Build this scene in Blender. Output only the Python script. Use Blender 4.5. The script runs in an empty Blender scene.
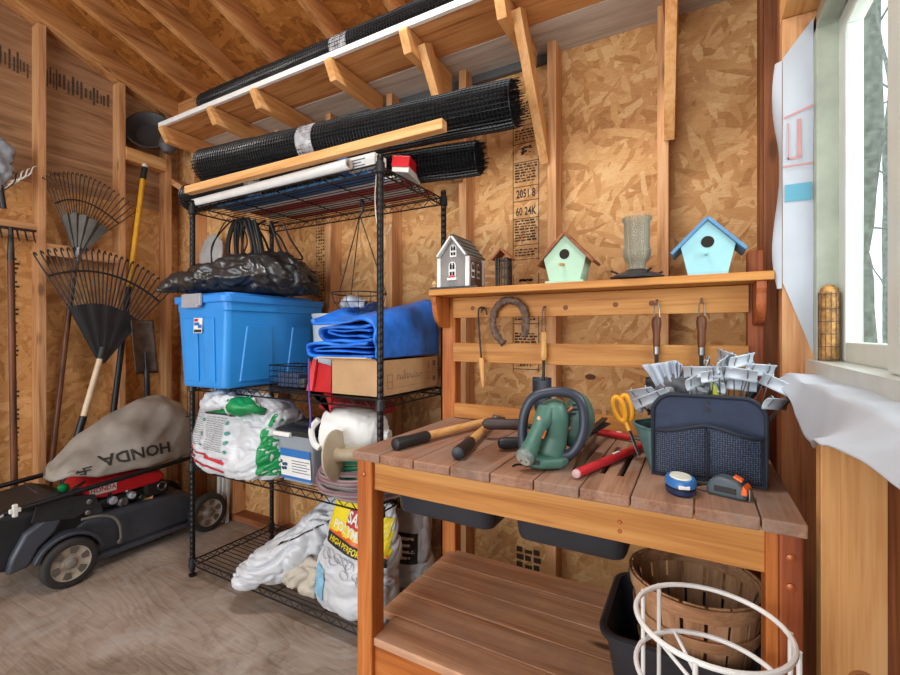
import bpy, bmesh, math, random
from mathutils import Vector, Matrix, noise, Euler
from mathutils.bvhtree import BVHTree
random.seed(7)
SC = bpy.context.scene
COL = SC.collection
PI = math.pi

# ------------------------------------------------------------------ camera, sky, light, exposure
cam_d = bpy.data.cameras.new('camera'); cam = bpy.data.objects.new('camera', cam_d); COL.objects.link(cam)
cam_d.sensor_width = 36; cam_d.lens = 17.8; cam_d.shift_y = -0.0039; cam_d.clip_start = 0.02
cam.location = (0, 0, 1.2); cam.rotation_euler = (PI/2, 0, math.radians(29))
SC.camera = cam
world = bpy.data.worlds.new('overcast'); SC.world = world; world.use_nodes = True
_bg = world.node_tree.nodes['Background']; _bg.inputs[0].default_value = (.88, .95, 1, 1); _bg.inputs[1].default_value = 1.75
def area(name, loc, rot, sx, sy, power, col=(1, 1, 1)):
    d = bpy.data.lights.new(name, 'AREA'); d.shape = 'RECTANGLE'; d.size = sx; d.size_y = sy; d.energy = power; d.color = col
    o = bpy.data.objects.new(name, d); COL.objects.link(o); o.location = loc; o.rotation_euler = rot
    return o
area('assumed_doorway_light', (-1.4, -2.25, 1.45), (math.radians(88), 0, 0), 3.2, 2.4, 62, (.91, .965, 1))  # added light from behind the camera; the open doorway is only assumed
area('assumed_overhead_light', (-.85, .80, 3.02), (0, 0, 0), .6, .25, 22, (1, .98, .95))  # assumed overhead light without a fixture, added to brighten shelves and floor
area('window_daylight', (0.75, 1.05, 1.6), (0, math.radians(90), 0), .9, 1.0, 10, (.88, .95, 1))
SC.view_settings.view_transform = 'Standard'; SC.view_settings.look = 'None'
SC.view_settings.exposure = 0.3; SC.view_settings.gamma = 1.0; SC.view_settings.use_curve_mapping = False

# ------------------------------------------------------------------ materials
def lin(c):
    return tuple(((v/255)/12.92 if v/255 <= .04045 else ((v/255+.055)/1.055)**2.4) for v in c) + (1,)
class NT:
    def __init__(s, name):
        s.m = bpy.data.materials.new(name); s.m.use_nodes = True; s.t = s.m.node_tree
        s.p = s.t.nodes['Principled BSDF']
    def n(s, kind, **kw):
        nd = s.t.nodes.new('ShaderNode'+kind)
        for k, v in kw.items():
            if k in nd.inputs.keys(): nd.inputs[k].default_value = v
            else: setattr(nd, k, v)
        return nd
    def l(s, a, b): s.t.links.new(a, b)
    def ramp(s, fac, stops):
        r = s.n('ValToRGB'); e = r.color_ramp.elements
        while len(e) < len(stops): e.new(.5)
        for el, (p, c) in zip(e, stops): el.position = p; el.color = lin(c)
        s.l(fac, r.inputs[0]); return r.outputs[0]
    def math(s, op, a, b=None):
        m = s.n('Math', operation=op)
        for i, v in enumerate((a, b)):
            if v is None: continue
            if isinstance(v, (int, float)): m.inputs[i].default_value = v
            else: s.l(v, m.inputs[i])
        return m.outputs[0]
    def mix(s, fac, a, b, blend='MIX'):
        m = s.n('MixRGB', blend_type=blend)
        for i, v in enumerate((fac, a, b)):
            if isinstance(v, (int, float)): m.inputs[i].default_value = v
            elif isinstance(v, tuple): m.inputs[i].default_value = v
            else: s.l(v, m.inputs[i])
        return m.outputs[0]
    def bump(s, h, strength, dist=.002):
        b = s.n('Bump'); b.inputs['Strength'].default_value = strength; b.inputs['Distance'].default_value = dist
        s.l(h, b.inputs['Height']); s.l(b.outputs[0], s.p.inputs['Normal'])
    def coord(s, rnd=True):
        tc = s.n('TexCoord'); v = tc.outputs['Object']
        if rnd:
            oi = s.n('ObjectInfo'); mu = s.math('MULTIPLY', oi.outputs['Random'], 37.0)
            cb = s.n('CombineXYZ')
            for i in range(3): s.l(mu, cb.inputs[i])
            ad = s.n('VectorMath', operation='ADD'); s.l(v, ad.inputs[0]); s.l(cb.outputs[0], ad.inputs[1]); v = ad.outputs[0]
        return v
    def mapping(s, v, scale, rot=(0, 0, 0)):
        mp = s.n('Mapping'); s.l(v, mp.inputs['Vector']); mp.inputs['Scale'].default_value = scale; mp.inputs['Rotation'].default_value = rot
        return mp.outputs[0]
    def noise(s, v, scale, detail=3, rough=.55, dist=0):
        n = s.n('TexNoise'); s.l(v, n.inputs['Vector']); n.inputs['Scale'].default_value = scale
        n.inputs['Detail'].default_value = detail; n.inputs['Roughness'].default_value = rough; n.inputs['Distortion'].default_value = dist
        return n.outputs['Fac']
MATS = {}
def flat(name, col, rough=.5, metal=0, var=.12, vs=14, bump=0, bs=60, spec=.5, coat=0):
    if name in MATS: return MATS[name]
    t = NT(name); v = t.coord()
    n = t.noise(v, vs, 4)
    a = lin(col); d = tuple(max(0, c*(1-var*1.6)) for c in a[:3])+(1,); b = tuple(min(1, c*(1+var)) for c in a[:3])+(1,)
    r = t.n('ValToRGB'); r.color_ramp.elements[0].position = .3; r.color_ramp.elements[1].position = .7
    r.color_ramp.elements[0].color = d; r.color_ramp.elements[1].color = b
    t.l(n, r.inputs[0]); t.l(r.outputs[0], t.p.inputs['Base Color'])
    t.p.inputs['Roughness'].default_value = rough; t.p.inputs['Metallic'].default_value = metal
    t.p.inputs['Specular IOR Level'].default_value = spec; t.p.inputs['Coat Weight'].default_value = coat
    if bump: t.bump(t.noise(v, bs, 3), bump)
    MATS[name] = t.m; return t.m
def wood(name, dark, mid, light, axis='z', rough=.62, knots=.5, streak=1.0, grime=None):
    key = name+'_'+axis
    if key in MATS: return MATS[key]
    t = NT(key); v = t.coord()
    sc = [16, 16, 16]; sc['xyz'.index(axis)] = 1.1
    fs = [150*streak, 150*streak, 150*streak]; fs['xyz'.index(axis)] = 5
    ks = [8, 8, 8]; ks['xyz'.index(axis)] = 2.6
    g = t.noise(t.mapping(v, tuple(sc)), 1.0, 4, .6, 1.2)
    f = t.noise(t.mapping(v, tuple(fs)), 1.0, 2, .6)
    w = t.math('ADD', t.math('MULTIPLY', g, .72), t.math('MULTIPLY', f, .28))
    c = t.ramp(w, [(.34, dark), (.5, mid), (.66, light)])
    if knots:
        vo = t.n('TexVoronoi'); t.l(t.mapping(v, tuple(ks)), vo.inputs['Vector']); vo.inputs['Scale'].default_value = 1.0
        k = t.ramp(vo.outputs['Distance'], [(.06, (255, 255, 255)), (.14, (0, 0, 0))])
        c = t.mix(t.math('MULTIPLY', k, knots), c, lin(tuple(int(x*.45) for x in dark)))
    if grime:
        gn = t.noise(v, 6, 5, .65)
        gm = t.ramp(gn, [(.42, (0, 0, 0)), (.62, (255, 255, 255))])
        c = t.mix(t.math('MULTIPLY', gm, grime[1]), c, lin(grime[0]))
    t.l(c, t.p.inputs['Base Color']); t.p.inputs['Roughness'].default_value = rough; t.p.inputs['Specular IOR Level'].default_value = .3
    t.bump(w, .25, .001)
    MATS[key] = t.m; return t.m
def osb(name, axes, cols, scale=1.0):
    t = NT(name); tc = t.n('TexCoord'); sp = t.n('SeparateXYZ'); t.l(tc.outputs['Object'], sp.inputs[0])
    cb = t.n('CombineXYZ'); t.l(sp.outputs[axes[0]], cb.inputs[0]); t.l(sp.outputs[axes[1]], cb.inputs[1])
    wn = t.n('TexNoise'); t.l(cb.outputs[0], wn.inputs['Vector']); wn.inputs['Scale'].default_value = 14; wn.inputs['Detail'].default_value = 3
    wv = t.n('VectorMath', operation='SCALE'); t.l(wn.outputs['Color'], wv.inputs[0]); wv.inputs['Scale'].default_value = .03
    ad = t.n('VectorMath', operation='ADD'); t.l(cb.outputs[0], ad.inputs[0]); t.l(wv.outputs[0], ad.inputs[1])
    vals = []; edges = []
    for i, (ang, sx, sy) in enumerate([(.35, 8, 36), (1.35, 10, 46), (2.2, 11, 52), (2.85, 8, 32)]):
        mp = t.mapping(ad.outputs[0], (sx*scale, sy*scale, 1), (0, 0, 0))
        mp.node.vector_type = 'TEXTURE' if False else 'POINT'
        rot = t.n('VectorRotate', rotation_type='Z_AXIS'); t.l(ad.outputs[0], rot.inputs['Vector']); rot.inputs['Angle'].default_value = ang
        t.l(rot.outputs[0], mp.node.inputs['Vector'])
        vo = t.n('TexVoronoi', voronoi_dimensions='2D'); t.l(mp, vo.inputs['Vector']); vo.inputs['Scale'].default_value = 1
        sx_ = t.n('SeparateColor'); t.l(vo.outputs['Color'], sx_.inputs[0]); vals.append((sx_.outputs[0], sx_.outputs[1]))
    best, key = vals[0]
    for val, k in vals[1:]:
        gt = t.math('GREATER_THAN', k, key)
        mxv = t.n('Mix'); t.l(gt, mxv.inputs[0]); t.l(best, mxv.inputs[2]); t.l(val, mxv.inputs[3]); best = mxv.outputs[0]
        mxk = t.math('MAXIMUM', key, k); key = mxk
    fine = t.noise(t.mapping(ad.outputs[0], (26, 110, 1), (0, 0, .6)), 1, 5, .75, 1.5)
    blot = t.noise(cb.outputs[0], 2.2, 4, .6)
    w = t.math('ADD', t.math('MULTIPLY', best, .30), t.math('ADD', t.math('MULTIPLY', fine, .46), t.math('MULTIPLY', blot, .30)))
    c = t.ramp(w, [(.22, cols[0]), (.42, cols[1]), (.60, cols[2]), (.80, cols[3])])
    sp2 = t.noise(cb.outputs[0], 55, 4, .7)
    dm = t.ramp(sp2, [(.27, (255, 255, 255)), (.36, (0, 0, 0))])
    c = t.mix(t.math('MULTIPLY', dm, .6), c, lin(cols[4]))
    t.l(c, t.p.inputs['Base Color']); t.p.inputs['Roughness'].default_value = .68; t.p.inputs['Specular IOR Level'].default_value = .3
    t.bump(w, .35, .002)
    MATS[name] = t.m; return t.m
OSB_BACK = osb('osb_back', 'XZ', [(128, 84, 44), (180, 128, 76), (202, 154, 100), (224, 188, 138), (90, 54, 28)])
OSB_SIDE = osb('osb_side', 'YZ', [(132, 86, 46), (184, 130, 74), (204, 152, 94), (220, 178, 124), (84, 50, 26)])
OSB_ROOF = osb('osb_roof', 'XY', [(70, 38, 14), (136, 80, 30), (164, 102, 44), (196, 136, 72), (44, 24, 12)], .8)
def W_STUD(a): return wood('stud_wood', (160, 108, 66), (204, 150, 102), (222, 174, 126), a, knots=.6)
def W_PALE(a): return wood('pale_pine', (184, 124, 68), (214, 158, 98), (228, 180, 124), a, knots=.5)
def W_RAFT(a): return wood('rafter_wood', (146, 92, 50), (196, 138, 84), (214, 162, 108), a, knots=.6)
def W_BROWN(a): return wood('brown_wood', (92, 52, 30), (134, 80, 48), (160, 102, 66), a, knots=.5)
def W_CEDAR(a): return wood('cedar', (152, 78, 30), (190, 110, 50), (208, 136, 74), a, .5, knots=.5)
def W_REDCEDAR(a): return wood('red_cedar', (112, 52, 26), (156, 80, 42), (182, 104, 60), a, .5, knots=.4)
def W_RAIL(a): return wood('rail_cedar', (160, 98, 42), (192, 130, 64), (208, 152, 86), a, .55, knots=.5)
def W_TOP(a): return wood('bench_top_wood', (112, 76, 56), (148, 106, 82), (172, 132, 106), a, .6, knots=.3, grime=((150, 130, 116), .65))
def W_SHELF(a): return wood('low_shelf_wood', (176, 120, 84), (212, 158, 118), (226, 180, 144), a, .5, knots=.9, grime=((182, 142, 118), .6))
def W_PLY(a): return wood('plywood_wall', (128, 92, 62), (164, 124, 88), (184, 148, 114), a, .65, knots=.3, streak=.4)
def W_GREY(a): return wood('grey_plank', (158, 150, 140), (190, 182, 172), (210, 202, 192), a, .55, knots=.2)
def W_HANDLE(a): return wood('tool_handle', (186, 128, 70), (216, 162, 98), (230, 184, 128), a, .45, knots=0)
def W_DARKHANDLE(a): return wood('dark_tool_handle', (66, 38, 22), (102, 62, 40), (128, 82, 54), a, .4, knots=0)
def W_BASKET(a): return wood('basket_slat', (140, 98, 66), (184, 136, 98), (204, 160, 122), a, .65, knots=.3)
BLACK = flat('black_steel', (24, 24, 26), .38, .3, .15)
BLACKP = flat('black_plastic', (30, 31, 34), .45, 0, .15, 9)
NET = flat('black_netting', (26, 28, 30), .35, 0, .2, 30)
NETCORE = flat('black_netting_inside', (14, 14, 15), .7, 0, .2, 60)
TUB = flat('charcoal_tub', (46, 48, 54), .42, 0, .2, 5, .1, 90)
STEEL = flat('grey_steel', (150, 150, 150), .35, .9, .15)
DARKSTEEL = flat('dark_steel', (74, 70, 66), .5, .8, .3, 25)
RUST = flat('rusty_iron', (120, 96, 82), .8, .3, .35, 45, .4, 90)
ZINC = flat('zinc_sheet', (196, 204, 212), .45, .25, .12, 20)
WHITE = flat('white_paint', (232, 232, 228), .45, 0, .05)
VINYL = flat('white_vinyl', (206, 212, 204), .35, 0, .04)
VINYLG = flat('window_alloy', (196, 198, 190), .4, .1, .05)
WRAP = flat('house_wrap', (184, 190, 198), .6, 0, .05, 8, .15, 30)
WRAPTEAL = flat('wrap_print_teal', (92, 158, 180), .6, 0, .05)
WRAPRED = flat('wrap_print_red', (196, 140, 138), .6, 0, .05)
BLUETOTE = flat('blue_tote', (46, 146, 226), .38, 0, .06, 4)
BLUELID = flat('blue_lid', (46, 140, 226), .4, 0, .06, 4)
GREYCLASP = flat('grey_clasp', (156, 158, 164), .45, 0, .05)
TARP = flat('blue_tarp', (34, 120, 226), .42, 0, .22, 12, .35, 26)
TRASH = flat('trash_bag_film', (44, 43, 43), .32, 0, .2, 8, .5, 18, .7)
CARD = flat('cardboard', (198, 160, 116), .75, 0, .07, 12)
CARDIN = flat('cardboard_flap', (222, 192, 150), .75, 0, .06, 12)
RED = flat('red_plastic', (206, 30, 40), .38, 0, .08)
REDGRIP = flat('red_grip', (196, 34, 44), .45, 0, .1)
BAGWHITE = flat('white_bag_film', (204, 208, 212), .35, 0, .08, 9, .35, 14)
BAGGREY = flat('grey_bag_film', (172, 172, 170), .5, 0, .1, 9, .35, 14)
BAGBEIGE = flat('beige_bag', (190, 182, 166), .6, 0, .1, 9, .35, 14)
GREEN = flat('bag_green', (18, 140, 76), .4, 0, .1)
INKRED = flat('ink_red', (188, 42, 54), .5, 0, .06)
INK = flat('ink_black', (36, 32, 30), .6, 0, .1)
INKGREY = flat('ink_grey', (120, 122, 126), .6, 0, .1)
INKTEAL = flat('ink_teal', (70, 150, 140), .6, 0, .1)
STAMPINK = flat('stamp_ink', (52, 34, 20), .75, 0, .25, 40)
STAMPFAINT = flat('stamp_ink_faint', (86, 72, 58), .8, 0, .3, 40)
YELLOW = flat('bag_yellow', (240, 216, 30), .4, 0, .06)
YELLOWH = flat('yellow_handle', (222, 162, 24), .4, 0, .08)
ORANGE = flat('orange_plastic', (236, 106, 40), .4, 0, .06)
AMBER = flat('amber_plastic', (240, 168, 44), .4, 0, .1)
TRIMGREEN = flat('trimmer_green', (74, 114, 100), .42, 0, .1, 12)
TRIMDARK = flat('trimmer_dark', (40, 58, 58), .45, 0, .1)
NAVY = flat('navy_canvas', (52, 62, 84), .8, 0, .14, 20, .4, 160)
NAVYTRIM = flat('navy_binding', (30, 36, 48), .75, 0, .12)
POCKETGREEN = flat('green_canvas', (80, 110, 108), .8, 0, .14, 20, .4, 160)
CLOTHG = flat('grey_cloth', (152, 156, 162), .8, 0, .22, 14, .5, 60)
GLOVED = flat('dark_glove', (92, 94, 98), .8, 0, .25, 22, .5, 70)
MOWER = flat('mower_grey', (62, 66, 74), .4, 0, .16, 9)
MOWERD = flat('mower_dark', (34, 35, 38), .5, 0, .15, 9)
TYRE = flat('tyre_rubber', (44, 42, 40), .75, 0, .2, 30, .3, 120)
RIM = flat('wheel_rim', (164, 152, 136), .6, 0, .16, 22)
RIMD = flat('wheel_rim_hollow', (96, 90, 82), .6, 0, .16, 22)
CATCHER = flat('catcher_fabric', (146, 138, 128), .65, 0, .2, 6, .4, 200)
MINT = flat('mint_paint', (170, 204, 176), .55, 0, .04)
SKYBLUE = flat('pale_blue_paint', (148, 198, 204), .55, 0, .04)
ROOFBLUE = flat('blue_roof_paint', (84, 134, 174), .5, 0, .08)
HOLE = flat('dark_hole', (34, 24, 18), .9, 0, .1)
GREYSIDE = flat('grey_siding', (134, 130, 126), .6, 0, .05)
BROWNSIDE = flat('plum_siding', (108, 80, 74), .6, 0, .06)
SHINGLE = flat('shingle', (92, 90, 86), .6, 0, .16, 40)
HOSEG = flat('hose_grey', (150, 140, 138), .5, 0, .1)
HOSEP = flat('hose_plum', (136, 86, 100), .5, 0, .1)
HOSEGREEN = flat('hose_green', (24, 120, 92), .45, 0, .1)
PAPER = flat('yellow_paper', (238, 224, 138), .7, 0, .04)
TANSPOOL = flat('spool_plastic', (196, 182, 156), .4, 0, .1)
OFFWHITE = flat('offwhite_plastic', (220, 220, 212), .4, 0, .05)
LABELB = flat('label_blue', (40, 112, 186), .5, 0, .05)
BARK = flat('bark', (112, 124, 114), .9, 0, .35, 12, .6, 18)
LEAFG = flat('leaf_litter', (176, 166, 140), .9, 0, .3, 9)
CORN = flat('dried_corn', (170, 124, 60), .6, 0, .45, 70)
COPPER = flat('bolt_head', (176, 96, 50), .4, .3, .1)
def glass(name, col, rough, trans, refl=.5):
    t = NT(name); t.t.nodes.remove(t.p); out = [n for n in t.t.nodes if n.type == 'OUTPUT_MATERIAL'][0]
    tr = t.n('BsdfTransparent'); tr.inputs[0].default_value = lin(col)
    gl = t.n('BsdfPrincipled'); gl.inputs['Base Color'].default_value = lin(col); gl.inputs['Roughness'].default_value = rough
    fr = t.n('Fresnel'); fr.inputs[0].default_value = 1.45
    f = t.math('MINIMUM', t.math('ADD', t.math('MULTIPLY', fr.outputs[0], refl), 1-trans), 1.0)
    mx = t.n('MixShader'); t.l(f, mx.inputs[0]); t.l(tr.outputs[0], mx.inputs[1]); t.l(gl.outputs[0], mx.inputs[2]); t.l(mx.outputs[0], out.inputs[0])
    MATS[name] = t.m; return t.m
PANE = glass('window_pane', (252, 254, 253), .03, .985, .3)
CLEARP = glass('clear_plastic', (206, 216, 226), .2, .55, .6)
FEEDGLASS = glass('ribbed_glass', (214, 210, 192), .10, .78, 1.0)
JARGLASS = glass('mesh_tube', (210, 180, 130), .3, .5, .6)
def floor_mat():
    t = NT('worn_plywood_floor'); tc = t.n('TexCoord'); v = tc.outputs['Object']
    big = t.noise(v, 1.5, 5, .62, .8)
    ct = t.noise(t.mapping(v, (.55, 2.3, 1)), 1.0, 2, .5, .9)
    rings = t.math('FRACT', t.math('MULTIPLY', ct, 21.0))
    ringl = t.math('MULTIPLY', t.math('POWER', rings, 2.2), t.noise(v, 2.0, 3))
    fine = t.noise(t.mapping(v, (7, 120, 1)), 1, 3)
    w = t.math('ADD', t.math('MULTIPLY', big, .70), t.math('SUBTRACT', t.math('MULTIPLY', fine, .30), t.math('MULTIPLY', ringl, .17)))
    c = t.ramp(w, [(.22, (98, 82, 68)), (.38, (140, 122, 106)), (.52, (166, 149, 134)), (.68, (188, 174, 162))])
    dust = t.ramp(t.noise(v, 4.5, 6, .72, .5), [(.50, (0, 0, 0)), (.66, (255, 255, 255))])
    c = t.mix(t.math('MULTIPLY', dust, .38), c, lin((186, 182, 180)))
    st = t.ramp(t.noise(t.mapping(v, (1, 1, 1), (0, 0, .7)), 3.1, 5, .7), [(.32, (255, 255, 255)), (.44, (0, 0, 0))])
    c = t.mix(t.math('MULTIPLY', st, .45), c, lin((92, 74, 60)))
    t.l(c, t.p.inputs['Base Color']); t.p.inputs['Roughness'].default_value = .6; t.p.inputs['Specular IOR Level'].default_value = .3
    t.bump(w, .3, .002); return t.m
FLOOR = floor_mat()
def mesh_mat():
    t = NT('pocket_mesh'); tc = t.n('TexCoord')
    sp = t.n('SeparateXYZ'); t.l(tc.outputs['Object'], sp.inputs[0]); cb = t.n('CombineXYZ'); t.l(sp.outputs['X'], cb.inputs[0]); t.l(sp.outputs['Z'], cb.inputs[1])
    vo = t.n('TexVoronoi', voronoi_dimensions='2D'); t.l(cb.outputs[0], vo.inputs['Vector']); vo.inputs['Scale'].default_value = 210; vo.inputs['Randomness'].default_value = .25
    c = t.ramp(vo.outputs['Distance'], [(.30, (24, 30, 42)), (.55, (76, 88, 112))])
    t.l(c, t.p.inputs['Base Color']); t.p.inputs['Roughness'].default_value = .8; t.bump(vo.outputs['Distance'], .6, .002); return t.m
POCKETMESH = mesh_mat()

# ------------------------------------------------------------------ mesh builder
V = Vector
ROOTINV = {}
def basis(d, up=(0, 0, 1)):
    d = V(d).normalized(); u = V(up)
    if abs(d.dot(u)) > .98: u = V((1, 0, 0))
    s = d.cross(u).normalized(); return d, s, s.cross(d).normalized()
class MB:
    def __init__(s): s.bm = bmesh.new()
    def poly(s, pts):
        try: return s.bm.faces.new([s.bm.verts.new(p) for p in pts])
        except ValueError: return None
    def mesh(s, vs, fs):
        bv = [s.bm.verts.new(v) for v in vs]
        for f in fs:
            try: s.bm.faces.new([bv[i] for i in f])
            except ValueError: pass
    def box(s, x0, x1, y0, y1, z0, z1):
        s.mesh([(x0, y0, z0), (x1, y0, z0), (x1, y1, z0), (x0, y1, z0), (x0, y0, z1), (x1, y0, z1), (x1, y1, z1), (x0, y1, z1)],
               [(3, 2, 1, 0), (4, 5, 6, 7), (0, 1, 5, 4), (1, 2, 6, 5), (2, 3, 7, 6), (3, 0, 4, 7)]); return s
    def obox(s, c, size, M=None):
        M = M or Matrix.Identity(3); c = V(c); a, b, d = [x/2 for x in size]
        vs = [c+M @ V((i*a, j*b, k*d)) for k in (-1, 1) for j in (-1, 1) for i in (-1, 1)]
        s.mesh(vs, [(2, 3, 1, 0), (4, 5, 7, 6), (0, 1, 5, 4), (1, 3, 7, 5), (3, 2, 6, 7), (2, 0, 4, 6)]); return s
    def beam(s, p0, p1, w, h, up=(0, 0, 1)):
        p0, p1 = V(p0), V(p1); d, sd, u = basis(p1-p0, up)
        vs = [p+sd*(i*w/2)+u*(j*h/2) for p in (p0, p1) for i, j in ((-1, -1), (1, -1), (1, 1), (-1, 1))]
        s.mesh(vs, [(3, 2, 1, 0), (4, 5, 6, 7), (0, 1, 5, 4), (1, 2, 6, 5), (2, 3, 7, 6), (3, 0, 4, 7)]); return s
    def loft(s, rings, cap=True, closed=False):
        n = len(rings[0]); rv = [[s.bm.verts.new(p) for p in r] for r in rings]
        m = len(rv)
        for i in range(m if closed else m-1):
            a, b = rv[i], rv[(i+1) % m]
            for j in range(n):
                try: s.bm.faces.new((a[j], a[(j+1) % n], b[(j+1) % n], b[j]))
                except ValueError: pass
        if cap and not closed:
            for r in (rv[0][::-1], rv[-1]):
                try: s.bm.faces.new(r)
                except ValueError: pass
        return s
    def tube(s, path, r, seg=8, closed=False, cap=True):
        path = [V(p) for p in path]; n = len(path); rings = []; prev = None
        for i, p in enumerate(path):
            if closed: d = path[(i+1) % n]-path[i-1]
            else: d = path[min(i+1, n-1)]-path[max(i-1, 0)]
            if d.length < 1e-9: d = V((0, 0, 1))
            d.normalize()
            if prev is None: _, sd, u = basis(d)
            else:
                sd = prev-d*prev.dot(d)
                sd = sd.normalized() if sd.length > 1e-6 else basis(d)[1]
                u = sd.cross(d).normalized()
            prev = sd; rr = r[i] if isinstance(r, (list, tuple)) else r
            rings.append([p+(sd*math.cos(2*PI*k/seg)+u*math.sin(2*PI*k/seg))*rr for k in range(seg)])
        return s.loft(rings, cap, closed)
    def cyl(s, p0, p1, r0, r1=None, seg=20): return s.tube([p0, p1], [r0, r0 if r1 is None else r1], seg)
    def lathe(s, prof, c=(0, 0, 0), axis=(0, 0, 1), seg=32, cap=True):
        c = V(c); d, sd, u = basis(axis)
        return s.loft([[c+d*h+(sd*math.cos(2*PI*k/seg)+u*math.sin(2*PI*k/seg))*r for k in range(seg)] for r, h in prof], cap)
    def prism(s, pts, axis, a0, a1):
        f = {'x': lambda a, p: (a, p[0], p[1]), 'y': lambda a, p: (p[0], a, p[1]), 'z': lambda a, p: (p[0], p[1], a)}[axis]
        return s.loft([[f(a0, p) for p in pts], [f(a1, p) for p in pts]])
    def grid(s, fn, nu, nv, thick=0):
        P = [[V(fn(i/(nu-1), j/(nv-1))) for j in range(nv)] for i in range(nu)]
        bv = [[s.bm.verts.new(p) for p in r] for r in P]
        for i in range(nu-1):
            for j in range(nv-1): s.bm.faces.new((bv[i][j], bv[i+1][j], bv[i+1][j+1], bv[i][j+1]))
        return s
    def sphere(s, c, r, sc=(1, 1, 1), seg=16, rings=10):
        c = V(c); R = []
        for i in range(rings+1):
            a = PI*i/rings; rr = max(math.sin(a), .002)
            R.append([c+V((rr*math.cos(2*PI*k/seg)*sc[0], rr*math.sin(2*PI*k/seg)*sc[1], math.cos(a)*sc[2]))*r for k in range(seg)])
        return s.loft(R)
    def jitter(s, amp, freq, ridged=False):
        s.bm.normal_update()
        for v in s.bm.verts:
            q = noise.noise(v.co*freq)
            if ridged: q = (abs(q)*2-.6)
            v.co += v.normal*q*amp
        return s
    def bvh(s): s.bm.normal_update(); return BVHTree.FromBMesh(s.bm)
    def build(s, name, mat, parent=None, smooth=False, bevel=0, subsurf=0, solid=0, label=None, seg=2):
        bmesh.ops.remove_doubles(s.bm, verts=s.bm.verts, dist=1e-6)
        bmesh.ops.recalc_face_normals(s.bm, faces=s.bm.faces)
        me = bpy.data.meshes.new(name)
        if parent is not None:
            p = parent
            while p.parent is not None: p = p.parent
            s.bm.transform(ROOTINV[p.name])
        s.bm.to_mesh(me); s.bm.free(); me.materials.append(mat)
        o = bpy.data.objects.new(name, me); COL.objects.link(o)
        if parent is not None: o.parent = parent
        if smooth:
            me.shade_smooth()
            try: me.set_sharp_from_angle(angle=math.radians(smooth if smooth is not True else 40))
            except Exception: pass
        if solid: md = o.modifiers.new('thickness', 'SOLIDIFY'); md.thickness = solid; md.offset = 0
        if bevel: md = o.modifiers.new('edges', 'BEVEL'); md.width = bevel; md.segments = seg; md.limit_method = 'ANGLE'; md.angle_limit = math.radians(35)
        if subsurf: md = o.modifiers.new('smooth', 'SUBSURF'); md.levels = subsurf; md.render_levels = subsurf
        if label: o['label'] = label
        return o
def thing(name, label, cat, loc=(0, 0, 0), rz=0, group=None):
    o = bpy.data.objects.new(name, None); COL.objects.link(o); o.location = loc; o.rotation_euler = (0, 0, rz); o.empty_display_size = .05
    ROOTINV[o.name] = (Matrix.Translation(V(loc)) @ Matrix.Rotation(rz, 4, 'Z')).inverted()
    o['label'] = label; o['category'] = cat
    if group: o['group'] = group
    return o
def solo(mb, name, mat, label, cat, loc, group=None, **kw):
    mb.bm.transform(Matrix.Translation(-V(loc)))
    o = mb.build(name, mat, None, **kw); o.location = loc; o['label'] = label; o['category'] = cat
    if group: o['group'] = group
    ROOTINV[o.name] = Matrix.Translation(V(loc)).inverted()
    return o
def struct(mb, name, mat, **kw):
    o = mb.build(name, mat, None, **kw); o['kind'] = 'structure'; ROOTINV[o.name] = Matrix.Identity(4); return o
def copy_thing(root, loc, rz, label, group=None):
    r = root.copy(); COL.objects.link(r); r.location = loc; r.rotation_euler = (0, 0, rz); r['label'] = label
    if group: r['group'] = group
    for ch in root.children:
        c = ch.copy(); COL.objects.link(c); c.parent = r
        for g in ch.children:
            d = g.copy(); COL.objects.link(d); d.parent = c
    return r
def smoothpath(pts, n=6):
    pts = [V(p) for p in pts]; out = []
    for i in range(len(pts)-1):
        p0, p1, p2, p3 = pts[max(i-1, 0)], pts[i], pts[i+1], pts[min(i+2, len(pts)-1)]
        for k in range(n):
            t = k/n; out.append(.5*((2*p1)+(p2-p0)*t+(2*p0-5*p1+4*p2-p3)*t*t+(3*p1-p0-3*p2+p3)*t**3))
    return out+[pts[-1]]
def lerp(tab, t):
    for (a, va), (b, vb) in zip(tab, tab[1:]):
        if t <= b: return va+(vb-va)*max(0, (t-a))/(b-a)
    return tab[-1][1]
def sack(mb, spine, ru, rv, uaxis, n=40, steps=8, ex=2.6, amp=.012, freq=9):
    """a soft bag: rings along the spine, radii ru (along uaxis) and rv (across) per spine point"""
    sp = smoothpath(spine, steps); m = len(sp); R = []
    for i, p in enumerate(sp):
        t = i/(m-1)*(len(spine)-1); a = lerp(list(enumerate(ru)), t); b = lerp(list(enumerate(rv)), t)
        d = (sp[min(i+1, m-1)]-sp[max(i-1, 0)]).normalized(); u = V(uaxis); u = (u-d*u.dot(d)).normalized(); w = d.cross(u)
        ring = []
        for k in range(n):
            c, s_ = math.cos(2*PI*k/n), math.sin(2*PI*k/n)
            q = u*(a*math.copysign(abs(c)**(2/ex), c))+w*(b*math.copysign(abs(s_)**(2/ex), s_))
            ring.append(p+q)
        R.append(ring)
    mb.loft(R); mb.bm.normal_update()
    for v in mb.bm.verts:
        q = v.co*freq
        w = q+V((noise.noise(q*.7+V((9, 2, 4))), noise.noise(q*.7+V((1, 8, 3))), noise.noise(q*.7)))*.8
        c1 = max(0, 1-3.2*abs(noise.noise(w*1.3+V((3, 1, 7)))))**1.4; c2 = max(0, 1-3.6*abs(noise.noise(w*2.9+V((7, 5, 2)))))**1.4
        v.co += v.normal*amp*(.9*noise.noise(q)-.85*c1-.40*c2+.45)
    return mb
_txt = {}
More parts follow.
